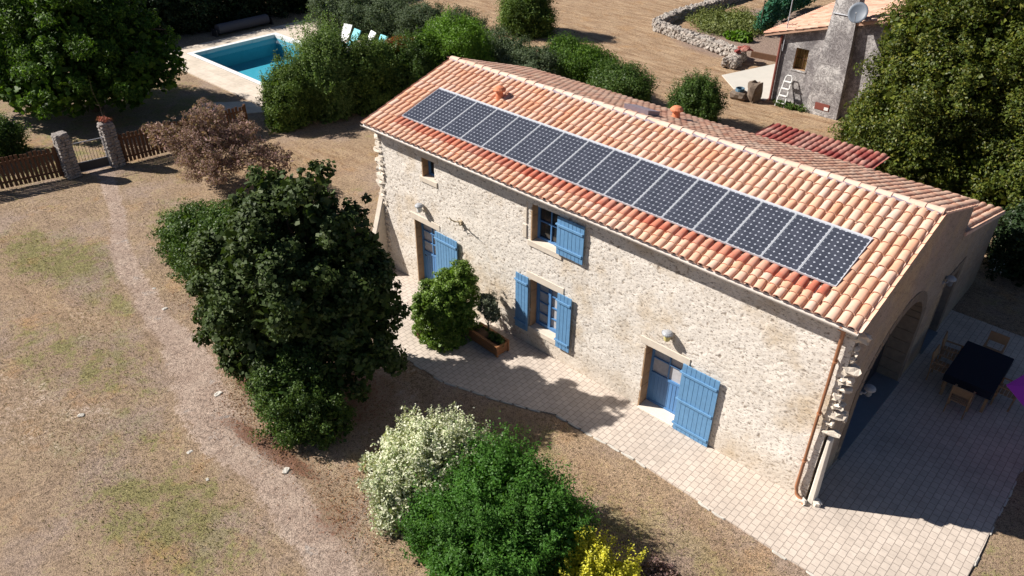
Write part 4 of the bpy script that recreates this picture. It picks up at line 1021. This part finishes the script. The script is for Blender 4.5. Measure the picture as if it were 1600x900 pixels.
plant('ivy_patch', (-30., -3., 0), [(0, 0, 1., 2.5, 2.5, 1.2)], 8000, .16, LM['bright'], 'low bright green growth at the far left edge behind the large tree', 'bush', 53, .05)
# right trees
B = [(0, 0, 3.2, 2.6, 2.4, 2.8), (.9, .8, 6.6, 1.9, 1.8, 1.6), (-1.2, -.6, 1.3, 1.7, 1.3, 1.3), (1.4, -.6, 1.3, 1.6, 1.5, 1.3), (-.6, .2, 5.6, 2.1, 2.0, 1.9), (-1.3, -.2, 2.2, 1.8, 1.8, 1.9), (.8, -.6, 4.4, 2.0, 1.9, 2.0), (0, -1.0, 1.7, 2.2, 1.6, 1.6)]
plant('lime_tree', (10.3, 17.9, 0), B, 95000, .11, LM['olivy'], 'big yellow green tree beside the grey outbuilding', 'tree', 60, .2, crown='crown', stem='trunk', nb=14, clump=.19, shell=.85, up=.6, nclump=900, group='trees right of the outbuilding')
B = [(0, 0, 3.4, 2.6, 2.5, 2.8), (.2, .4, 7.2, 2.0, 1.8, 1.5), (-.8, -1.2, 1.3, 1.8, 1.3, 1.3), (1.4, -1.8, 2.4, 1.6, 1.5, 1.6), (-.6, -.4, 5.8, 2.0, 2.0, 1.8), (-1.6, -.8, 2.6, 1.8, 1.6, 2.0), (.4, -1.2, 2.2, 2.2, 1.8, 1.8)]
plant('lime_tree', (14.3, 18.3, 0), B, 90000, .11, LM['olivy'], 'big yellow green tree at the right edge of the picture', 'tree', 61, .2, crown='crown', stem='trunk', nb=14, clump=.19, shell=.85, up=.6, nclump=900, group='trees right of the outbuilding')
B = [(0, 0, 4, 3, 2.8, 3.2), (-1, 0, 7, 2.4, 2.2, 1.8), (1.5, -.5, 2.2, 2.2, 2.0, 2.0)]
plant('lime_tree', (13.5, 23.5, 0), B, 40000, .17, LM['olivy'], 'tall tree rising behind the two big yellow green trees at top right', 'tree', 64, .22, crown='crown', stem='trunk', nb=10, clump=.22, shell=.85, group='trees right of the outbuilding')
plant('low_bush', (12.6, 14.6, 0), [(0, 0, .5, 1.3, .7, .55)], 5000, .10, LM['chest'], 'low leafy bush between the big trees and the rear roof edge', 'bush', 62, .03)
hedge('dark_hedge', (15.6, 14.3), (20.5, 12.6), 2.2, 2.6, 26000, LM['darkhedge'], 'dark hedge added to fill the deep shade beyond the terrace at the right edge', 65, .12, .06)  # hedge added to darken the ground beyond the terrace
rk = thing('slatted_rack', (14.85, 13.35, 0), 'small white slatted rack standing in the dark behind the lean-to', 'rack')
for i in range(4):
    mb = MB(); mb.box(14.7+i*.1, 14.74+i*.1, 13.33, 13.36, .12, .55); mb.build('slat', M['white'], rk)
mb = MB(); mb.box(14.66, 15.1, 13.36, 13.39, .2, .24); mb.box(14.66, 14.69, 13.36, 13.39, 0, .2); mb.box(15.07, 15.1, 13.36, 13.39, 0, .2); mb.build('rack_frame', M['darkmetal'], rk)
plant('distant_tree', (-14., 50, 0), [(0, 0, 3, 5, 3, 3)], 9000, .3, LM['mid'], 'tree beyond the field at the top edge', 'tree', 63, .2, crown='crown', stem='trunk')

# ------------------------------------------------------------------ gate and fences
def stone_post(base, w_, h, label, seed):
    t_ = thing('stone_gate_post', base, label, 'gate post', 'stone posts of the garden gate')
    rn = random.Random(seed); mb = MB(); z = 0
    mb.box(base[0]-w_*.42, base[0]+w_*.42, base[1]-w_*.42, base[1]+w_*.42, 0, h-.05)
    while z < h-.1:
        hh = rn.uniform(.10, .17)
        for a in (-1, 1):
            for b_ in (-1, 1):
                s = rn.uniform(.2, .3)*w_
                mb.stone((base[0]+a*(w_/2-s*.75), base[1]+b_*(w_/2-s*.75), z+hh/2), s*1.05, s*1.05, hh*.49, rn, .25)
        z += hh
    mb.build('masonry', M['post'], t_)
    mb = MB(); mb.stone((base[0], base[1], h), w_*.55, w_*.55, .07, rn, .3); mb.build('cap_stone', M['post'], t_)
    return t_
stone_post((-14.50, -4.40, 0), .46, 1.80, 'left stone gate post with a bare mossy top', 1)
stone_post((-14.25, -2.72, 0), .46, 1.85, 'right stone gate post carrying the red plant', 2)
plant('sedum_plant', (-14.25, -2.72, 1.9), [(0, 0, .08, .25, .25, .11)], 700, .05, leafmat('sedum', [(.30, .075, .06), (.38, .14, .11), (.26, .12, .07)], .2, .8, .1), 'low reddish plant growing on top of the right gate post', 'plant', 70, .01, clump=.5, nb=3)
gt = thing('iron_gate', (-14.4, -3.6, 0), 'dark iron gate with thin vertical bars between the stone posts', 'gate')
a, b = Vector((-14.53, -4.24, 0)), Vector((-14.29, -2.98, 0))
def bar(mb, p, q, r): mb.tube([p, q], r, 6)
mb = MB(); U_ = Vector((0, 0, 1))
bar(mb, a+U_*.05, a+U_*1.35, .022); bar(mb, b+U_*.05, b+U_*1.35, .022)
for z in (.08, .48, 1.3): bar(mb, a+U_*z, b+U_*z, .018)
mb.build('gate_frame', M['alu'], gt)
mb = MB()
for i in range(1, 11): p = a.lerp(b, i/11); bar(mb, p+U_*.48, p+U_*1.3, .008)
mb.build('bars', M['darkmetal'], gt)
mb = MB(); d_ = Vector((.01, 0, 0)); mb.hexa([a+U_*.1-d_, b+U_*.1-d_, b+U_*.1+d_, a+U_*.1+d_, a+U_*.47-d_, b+U_*.47-d_, b+U_*.47+d_, a+U_*.47+d_]); mb.build('kick_plate', M['darkmetal'], gt)
def picket(a, b, h, label, seed):
    t_ = thing('picket_fence', ((a[0]+b[0])/2, (a[1]+b[1])/2, 0), label, 'fence', 'brown picket fences beside the gate')
    rn = random.Random(seed); A_, B_ = Vector((*a, 0)), Vector((*b, 0)); L_ = (B_-A_).length; ang = math.atan2(b[1]-a[1], b[0]-a[0])
    mb = MB(); n = int(L_/.155)
    for i in range(n):
        p = A_.lerp(B_, (i+.5)/n); hh = h+rn.uniform(-.03, .03)
        mb.obox((p.x, p.y, .08+hh/2), .058, .011, hh/2, (rn.uniform(-.02, .02), rn.uniform(-.02, .02), ang))
    mb.build('pickets', M['woodbrown'], t_)
    nv = Vector((-math.sin(ang), math.cos(ang), 0))*.035
    for z in (.3, h-.15):
        mb = MB(); c = A_.lerp(B_, .5)+nv; mb.obox((c.x, c.y, z), L_/2, .02, .04, (0, 0, ang)); mb.build('rail', M['woodbrown'], t_)
    for i in range(int(L_/2)+1):
        p = A_.lerp(B_, i/max(1, int(L_/2)))+nv*2.2
        mb = MB(); mb.box(p.x-.045, p.x+.045, p.y-.045, p.y+.045, -.02, h+.12); mb.build('fence_post', M['woodbrown'], t_)
picket((-15.9, -9.6), (-14.65, -4.7), 1.22, 'brown picket fence left of the gate posts', 3)
picket((-14.15, -2.42), (-13.35, 2.9), 1.22, 'brown picket fence right of the gate posts, behind the smoke bush', 4)

# ------------------------------------------------------------------ outbuilding
ob = thing('grey_outbuilding', (6.5, 26, 0), 'old grey rendered outbuilding with a broad chimney at top right', 'outbuilding')
YO = 23.4
zg = lambda x: 3.02+.30*(min(x, 7.5)-.88) if x < 7.5 else 3.02+.30*(7.5-.88)-.30*(x-7.5)
mb = MB()
xs = [1.62, 2.48, 3.15, 4.5, 7.5, 12.5]
wx0, wx1, wz0, wz1 = 2.48, 3.12, 1.75, 2.78
def strip(x0, x1, z0, z1): mb.quad((x0, YO, z0), (x1, YO, z0), (x1, YO, zg(x1) if z1 is None else z1), (x0, YO, zg(x0) if z1 is None else z1))
strip(1.62, wx0, 0, None); strip(wx0, wx1, 0, wz0); strip(wx0, wx1, wz1, None); strip(wx1, 7.5, 0, None); strip(7.5, 12.5, 0, None)
mb.quad((1.62, YO, 0), (1.62, YO, zg(1.62)), (1.62, 38, zg(1.62)), (1.62, 38, 0))
mb.quad((12.5, YO, 0), (12.5, YO, zg(12.5)), (12.5, 38, zg(12.5)), (12.5, 38, 0))
owall = mb.build('wall', M['render'], ob)
mb = MB(); dpt = .3
mb.quad((wx0, YO, wz0), (wx0, YO, wz1), (wx0, YO+dpt, wz1), (wx0, YO+dpt, wz0)); mb.quad((wx1, YO, wz0), (wx1, YO+dpt, wz0), (wx1, YO+dpt, wz1), (wx1, YO, wz1))
mb.quad((wx0, YO, wz0), (wx0, YO+dpt, wz0), (wx1, YO+dpt, wz0), (wx1, YO, wz0)); mb.quad((wx0, YO, wz1), (wx1, YO, wz1), (wx1, YO+dpt, wz1), (wx0, YO+dpt, wz1)); mb.build('window_reveal', M['jamb'], owall)
mb = MB(); mb.box(wx0, wx1, YO+.22, YO+.25, wz0, wz0+.04); mb.box(wx0, wx1, YO+.22, YO+.25, wz1-.04, wz1)
for k in range(1, 5): x = wx0+(wx1-wx0)*k/5; mb.box(x-.01, x+.01, YO+.2, YO+.22, wz0, wz1)
mb.box(wx0, wx1, YO+.2, YO+.225, (wz0+wz1)/2-.015, (wz0+wz1)/2+.015)
ow = mb.build('window', M['woodbrown'], ob); mb = MB(); mb.quad((wx0, YO+.26, wz0), (wx1, YO+.26, wz0), (wx1, YO+.26, wz1), (wx0, YO+.26, wz1)); mb.build('pane', M['amber'], ow)
mb = MB(); mb.box(wx0-.06, wx1+.06, YO-.03, YO+.02, wz0-.08, wz0); mb.build('sill', M['chimney'], ow)
# chimney
mb = MB(); cy = 22.95
mb.hexa([(3.72, cy, 0), (5.30, cy, 0), (5.30, YO+.3, 0), (3.72, YO+.3, 0), (3.86, cy+.1, 3.6), (5.12, cy+.1, 3.6), (5.12, YO+.3, 3.6), (3.86, YO+.3, 3.6)])
mb.hexa([(3.86, cy+.1, 3.6), (5.12, cy+.1, 3.6), (5.12, YO+.3, 3.6), (3.86, YO+.3, 3.6), (3.96, cy+.15, 5.9), (4.95, cy+.15, 5.9), (4.95, YO+.3, 5.9), (3.96, YO+.3, 5.9)])
ch = mb.build('chimney', M['chimney'], ob)
mb = MB(); mb.box(3.9, 5.0, cy+.1, YO+.34, 5.9, 6.0); mb.build('chimney_cap', M['chimney'], ch)
mb = MB(); mb.box(4.15, 4.85, cy-.012, cy+.05, .30, .62); gr = mb.build('vent_grille', M['rust'], ob)
mb = MB(); mb.box(4.62, 4.82, cy-.022, cy-.013, .33, .48); mb.build('grille_patch', M['white'], gr)
mb = MB(); mb.tube([(3.98, cy+.1, 4.72), (4.95, cy+.1, 4.72)], .025, 6); mb.tube([(4.95, cy+.1, 4.72), (5.2, cy-.05, 4.78)], .025, 6); mb.build('dish_arm', M['alu'], ob)
# satellite dish facing the camera side
ctr = Vector((5.15, cy-.2, 5.0)); nrm = Vector((.15, -.85, .5)).normalized(); a_ = nrm.cross(Vector((0, 0, 1))).normalized(); b_ = nrm.cross(a_)
vs = [ctr-nrm*.10]; fs = []; nr = 4; nk = 22
for i in range(1, nr+1):
    for k in range(nk):
        r = i/nr*.46; t0 = 2*math.pi*k/nk; vs.append(ctr-nrm*(.10*(1-(i/nr)**2))+a_*math.cos(t0)*r*.9+b_*math.sin(t0)*r)
for k in range(nk): fs.append((0, 1+k, 1+(k+1) % nk))
for i in range(nr-1):
    for k in range(nk): fs.append((1+i*nk+k, 1+(i+1)*nk+k, 1+(i+1)*nk+(k+1) % nk, 1+i*nk+(k+1) % nk))
mb = MB(); mb.add(vs, fs); ds = mb.build('satellite_dish', M['dish'], ob, smooth=True)
sd = ds.modifiers.new('s', 'SOLIDIFY'); sd.thickness = .015
mb = MB(); mb.tube([ctr-b_*-.45, ctr+nrm*.4+b_*.15], .012, 6); mb.tube([ctr+nrm*.36+b_*.14, ctr+nrm*.46+b_*.16], .035, 8); mb.build('receiver', M['grey'], ds)
# roof
mb = MB(); e0, e1 = YO-.25, 38
for (xa, xb) in ((.86, 7.5), (7.5, 13)):
    za, zb = zg(xa)+.04, zg(xb)+.04
    mb.hexa([(xa, e0, za), (xb, e0, zb), (xb, e1, zb), (xa, e1, za), (xa, e0, za+.14), (xb, e0, zb+.14), (xb, e1, zb+.14), (xa, e1, za+.14)])
t = NT('pale_pink_tile', .9, .15)
wv = t.n('ShaderNodeTexWave', wave_type='BANDS', bands_direction='Y', i_Scale=1.55, i_Distortion=.6, i_Detail=1.); t.l(t.co(), wv.inputs[0])
c = t.mix(t.noise(3, 6, .7), (.42, .24, .16), (.50, .33, .24)); c = t.mix(t.ramp(wv.outputs[1], [(.0, .35), (.25, 0.)]), c, (.34, .19, .13)); t.col(c); t.bump(wv.outputs[1], .8, .06)
M['pink'] = t.m
orf = mb.build('roof', M['pink'], ob)
L2 = math.hypot(6.64, 6.64*.3)
tfo = tile_field((.84, YO-.3, zg(.86)+.16), (0, 1, 0), (6.64/L2, 0, 6.64*.3/L2), 60, .215, lambda c: [(L2*i/18, L2*(i+1)/18, 't') for i in range(18)], 21)
bld('roof_tiles', tfo['t'], M['tile_back'], orf)
mb = MB(); mb.tube([(1.68, YO-.1, zg(1.68)-.05), (1.70, YO-.1, .0)], .06, 10); mb.build('drainpipe', M['rust'], ob)
mb = MB(); mb.tube([(1.84, YO-.08, 2.5), (1.84, YO-.08, 6.2)], .022, 6)
am = mb.build('antenna_mast', M['alu'], ob); mb = MB(); mb.tube([(1.6, YO-.1, 3.75), (2.3, YO-.15, 3.85)], .012, 5); mb.tube([(2.2, YO-.4, 3.84), (2.2, YO+.2, 3.84)], .01, 5); mb.tube([(2.0, YO-.3, 3.8), (2.0, YO+.15, 3.8)], .01, 5)
mb.build('aerial', M['rust'], am)
# ladder
ld = thing('step_ladder', (2.5, 22.95, 0), 'white stepladder leaning against the grey outbuilding wall', 'ladder')
mb = MB()
for s in (-.2, .2): mb.tube([(2.5+s*1.15, 22.75, 0), (2.5+s*.85, 23.2, 1.35)], .03, 6)
mb.tube([(2.33, 23.2, 1.35), (2.40, 23.22, 1.45), (2.60, 23.22, 1.45), (2.67, 23.2, 1.35)], .025, 6)
mb.build('side_rails', M['white'], ld)
for i in range(4):
    t0 = .15+.24*i; mb = MB(); mb.box(2.5-.2, 2.5+.2, 22.75+.45*t0-.1, 22.75+.45*t0+.03, 1.35*t0-.015, 1.35*t0+.015); mb.build('step', M['white'], ld)
# stone trough with hose reel
tr_ = thing('stone_trough', (.75, 22.6, 0), 'rough brown stone trough beside the outbuilding drainpipe', 'trough')
mb = MB(); mb.stone((1.15, 22.5, .5), .28, .3, .5, rr, .35); mb.stone((.5, 22.3, .2), .4, .3, .2, rr, .35); mb.build('rock', simple('brown_rock', (.17, .13, .10), .95, .1, .4, 8, bump=.8), tr_)
mb = MB()
for k in range(4): mb.tube([(.5+.2*math.cos(a)+.0, 22.3+.22*math.sin(a), .44+.04*k) for a in np.linspace(0, 2*math.pi, 18)], .022, 6)
tag(mb.build('garden_hose', M['hosegreen'], origin=(.5, 22.3, .4)), 'coiled blue garden hose lying on the brown trough', 'hose')
tag(poly_slab('concrete_slab', [(-1.95, 24.9), (.35, 22.75), (1.6, 23.0), (1.6, 28.8), (-.6, 29.3)], -.05, .05, M['concrete']), kind='structure')
# dry stone wall
def drywall(pts, h, w_, label, seed):
    mid = pts[len(pts)//2]
    t_ = thing('dry_stone_wall', (mid[0], mid[1], 0), label, 'stone wall')
    rn = random.Random(seed); mb = MB()
    for (x0, y0), (x1, y1) in zip(pts, pts[1:]):
        L_ = math.hypot(x1-x0, y1-y0); ang = math.atan2(y1-y0, x1-x0); nx, ny = -math.sin(ang), math.cos(ang)
        for lay in range(int(h/.17)):
            for sd_ in (-1, 0, 1):
                s = rn.uniform(0, .2)
                while s < L_:
                    ln = rn.uniform(.14, .36); o_ = sd_*(w_/2-.12)*(1-.12*lay)+rn.uniform(-.05, .05)
                    mb.stone((x0+(x1-x0)*(s/L_)+nx*o_, y0+(y1-y0)*(s/L_)+ny*o_, .1+lay*.17+rn.uniform(-.04, .05)), ln*.55, .14, .105, rn, .35, (rn.uniform(-.3, .3), rn.uniform(-.3, .3), ang+rn.uniform(-.4, .4)))
                    s += ln*.95
    mb.build('stones', M['drystone'], t_)
drywall([(-2.3, 26.2), (-2.7, 28.2), (-4.4, 28.7), (-6.5, 29.2), (-9.6, 30.0)], .62, .8, 'dry stone wall of the kitchen garden facing the dry grass', 5)
drywall([(-9.9, 30.4), (-10.2, 33.5), (-9.9, 36.2), (-9.8, 39.5), (-9.6, 46)], .55, .7, 'dry stone wall running away along the far side of the kitchen garden', 6)
# tile pile, timber edge
mb = MB(); rn = random.Random(4)
for i in range(12): mb.stone((-2.3+rn.uniform(-.3, .3), 27.7+rn.uniform(-.5, .5), .65+rn.uniform(0, .3)), .2, .12, .05, rn, .3, (rn.uniform(-.3, .3), rn.uniform(-.3, .3), rn.random()*3))
tag(mb.build('tile_pile', M['tile_dark_red'], origin=(-2.3, 27.7, .55)), 'heap of broken red tiles at the near end of the garden wall', 'tile pile')
mb = MB(); mb.obox((-.5, 29.35, .15), 2.0, .07, .16, (0, 0, .1)); tag(mb.build('timber_edging', M['woodbrown'], origin=(-.5, 29.3, 0)), 'long weathered timber edging behind the concrete slab', 'edging')
plant('squash_plants', (-6.7, 34.2, 0), [(0, 0, .2, 2.6, 3.0, .35), (1.2, -1.2, .2, 1.4, 1.3, .3)], 8000, .12, leafmat('kitchen_garden_leaf', [(.14, .17, .05), (.20, .22, .07), (.10, .13, .04)], .2), 'yellow green vegetable patch inside the dry stone wall', 'vegetable patch', 80, .02)
plant('lettuce_bed', (-4.7, 31.6, 0), [(0, 0, .2, .9, .5, .3)], 900, .2, LM['bright'], 'bright green leafy vegetables beside the bare garden soil', 'vegetables', 81, .02)
nt_ = thing('plant_netting', (-4.9, 38.5, 0), 'green plant netting with climbing beans in the kitchen garden', 'netting')
mb = MB(); rn = random.Random(9)
pts = [(-4.3, 33.5), (-4.6, 36), (-5.0, 39), (-5.4, 43)]
for (x, y) in pts: mb = MB(); mb.tube([(x, y, 0), (x, y, 2.1)], .03, 6); mb.build('stake', M['bark'], nt_)
leaves_mesh('beans', [(-4.4, 34.8, .95, .35, 1.5, 1.0), (-4.8, 37.8, .95, .35, 1.6, 1.0), (-5.2, 41, .95, .35, 1.9, 1.0)], 9000, .16, leafmat('net_leaf', [(.035, .13, .075), (.05, .18, .11), (.06, .14, .06)], .2), nt_, 82, clump=.3)
# ------------------------------------------------------------------ terrace furniture
tb = thing('garden_table', (16.08, 6.75, .035), 'rectangular garden table under a dark blue cloth in the shade of the gable', 'table')
mb = MB(); mb.box(-.58, .58, -.95, .95, .70, .74)
mb.box(-.585, -.572, -.955, .955, .50, .74); mb.box(.572, .585, -.955, .955, .50, .74); mb.box(-.57, .57, -.955, -.942, .50, .735); mb.box(-.57, .57, .942, .955, .50, .735)
mb.build('tablecloth_top', M['navy'], tb, origin=(0, 0, 0), bevel=.01)
for a in (-.5, .5):
    for c_ in (-.85, .85): mb = MB(); mb.box(a-.035, a+.035, c_-.035, c_+.035, 0, .70); mb.build('leg', M['teak'], tb, origin=(0, 0, 0))
def chair(x, y, rz, lab):
    t_ = thing('garden_chair', (x, y, .035), lab, 'chair', 'wooden chairs around the garden table')
    O_ = (0, 0, 0)
    mb = MB()
    for k in range(5): mb.box(-.24, .24, -.22+k*.09, -.22+k*.09+.075, .43, .455)
    mb.build('seat', M['teak'], t_, origin=O_)
    mb = MB(); mb.obox((0, .25, .80), .24, .016, .13, (R(-12), 0, 0)); mb.build('backrest', M['teak'], t_, origin=O_)
    for a in (-.22, .22):
        mb = MB(); mb.box(a-.02, a+.02, -.22, -.18, 0, .62); mb.build('leg', M['teak'], t_, origin=O_)
        mb = MB(); mb.tube([(a, .20, 0), (a, .22, .45), (a, .28, .92)], .02, 6); mb.build('leg', M['teak'], t_, origin=O_)
        mb = MB(); mb.box(a-.025, a+.025, -.24, .24, .62, .645); mb.build('armrest', M['teak'], t_, origin=O_)
    t_.rotation_euler[2] = rz
chair(16.08, 5.45, math.pi, 'wooden chair at the near end of the dark blue table')
chair(15.30, 6.45, math.pi/2, 'wooden chair on the wall side of the table, nearer the camera')
chair(15.28, 7.25, math.pi/2+.1, 'wooden chair on the wall side of the table, farther back')
chair(16.10, 8.05, 0, 'wooden chair at the far end of the dark blue table')
chair(16.88, 6.6, -math.pi/2, 'wooden chair beside the magenta parasol')
ps = thing('parasol', (18.35, 4.6, .035), 'magenta parasol at the right edge of the terrace', 'parasol')
mb = MB(); mb.tube([(0, 0, 0), (0, 0, 2.55)], .022, 8); mb.build('pole', M['alu'], ps, origin=(0, 0, 0))
mb = MB(); mb.lathe((0, 0, 0), [(.28, 0), (.28, .06), (.05, .1)], 14); mb.build('base', M['grey'], ps, origin=(0, 0, 0))
mb = MB(); vs = [(0, 0, 2.6)]; fs = []; nk = 6
for k in range(nk): a = 2*math.pi*k/nk+math.pi+.24; vs.append((1.5*math.cos(a), 1.5*math.sin(a), 2.15))
for k in range(nk): fs.append((0, 1+k, 1+(k+1) % nk))
mb.add(vs, fs); cn = mb.build('canopy', M['magenta'], ps, origin=(0, 0, 0)); cn.modifiers.new('s', 'SOLIDIFY').thickness = .01
# leaf litter under the shrubs and along the path
rng = np.random.default_rng(31); m = 4600
cen = np.array([(1.3, -6.2), (3.2, -7.1), (4.6, -7.3), (6.8, -6.9), (8.6, -3.4), (7.5, -7.3), (-2.6, -5.6), (11.5, -4.0), (2.4, -6.8)])
k = rng.integers(0, len(cen), m); P = np.concatenate([cen[k]+rng.normal(0, 1, (m, 2))*[.75, .33], np.full((m, 1), .022)], 1)
a1 = rng.random(m)*6.28; sz = rng.uniform(.010, .026, m)[:, None]
T = np.stack([np.cos(a1), np.sin(a1), rng.normal(0, .3, m)], 1)*sz; S_ = np.stack([-np.sin(a1), np.cos(a1), rng.normal(0, .3, m)], 1)*sz*.6
V = np.stack([P-T, P+S_, P+T, P-S_], 1).reshape(-1, 3)
tag(fastmesh('leaf_litter', V, np.arange(4*m).reshape(-1, 4), leafmat('dead_leaf', [(.13, .055, .03), (.24, .12, .06), (.10, .05, .03), (.34, .22, .12)], .1, .8, .1)), 'brown fallen leaves beside the dirt path', 'leaf litter', kind='stuff')
# small things on the ground
rn = random.Random(17)
sm = [(1.6, -7.2, .13), (3.0, -8.75, .09), (-3.1, -6.3, .10), (4.1, -8.9, .06), (5.2, -7.5, .12), (-.2, -10, .1), (-4.4, -6.0, .07)]
for i, (x, y, r) in enumerate(sm):
    mb = MB(); mb.stone((x, y, r*.05), r*.8, r*.55, r*.2, rn, .4, (0, 0, rn.random()*3))
    o = mb.build('path_stone', M['concrete'], origin=(x, y, 0))
    tag(o, ['pale flat stone in the path beside the dark tree', 'pale stone on the outer edge of the dirt path', 'small stone at the narrow stretch of the path', 'tiny stone in the pale dirt lane', 'pale rock where the path meets the tree shade', 'pale flat stone alone in the dry lawn', 'tiny pale stone on the path above the narrow stretch'][i], 'stone', 'stones in and beside the path')
# grass tufts as ground cover
rng = np.random.default_rng(77)
n = 190000
gxx = rng.uniform(-16, 18.8, n); gyy = -12+rng.random(n)*15
dd = segdist(gxx, gyy, PATH); gr_ = blob(gxx, gyy, GREEN)
onter = ((gxx > -.7) & (gyy > -2.95) & (gxx < 7.3)) | ((gxx > 7.2) & (gyy > -1.8) & (gxx < 18)) | ((gxx > -.4) & (gyy > 0) & (gxx < 18))
keep = (dd > 1.25) & ~onter & (rng.random(n) < .3+gr_)
gxx, gyy = gxx[keep], gyy[keep]; m = len(gxx)
ang = rng.random(m)*math.tau; L_ = rng.uniform(.012, .034, m)*np.where(rng.random(m) < .12, 2.2, 1.); wd = rng.uniform(.005, .012, m)
dx, dy = np.cos(ang), np.sin(ang); tilt = rng.uniform(.3, 1.3, m)
P = np.stack([gxx, gyy, np.full(m, .0)], 1)
T = np.stack([dx*tilt*L_, dy*tilt*L_, L_], 1); S_ = np.stack([-dy*wd, dx*wd, np.zeros(m)], 1)
V = np.stack([P-S_, P+S_, P+T+S_*.3, P+T-S_*.3], 1).reshape(-1, 3)
tag(fastmesh('lawn_grass', V, np.arange(4*m).reshape(-1, 4), M['tuft']), 'short dry and green grass of the lawn', 'grass', kind='stuff')
# fallen leaves / weeds at wall foot
plant('wall_weed', (2.9, 22.9, 0), [(0, 0, .1, .9, .25, .18)], 900, .08, LM['mid'], 'green weeds along the foot of the outbuilding wall', 'weeds', 90, .01, nb=3)
# keep mesh parts in place
SC.render.engine = 'CYCLES'
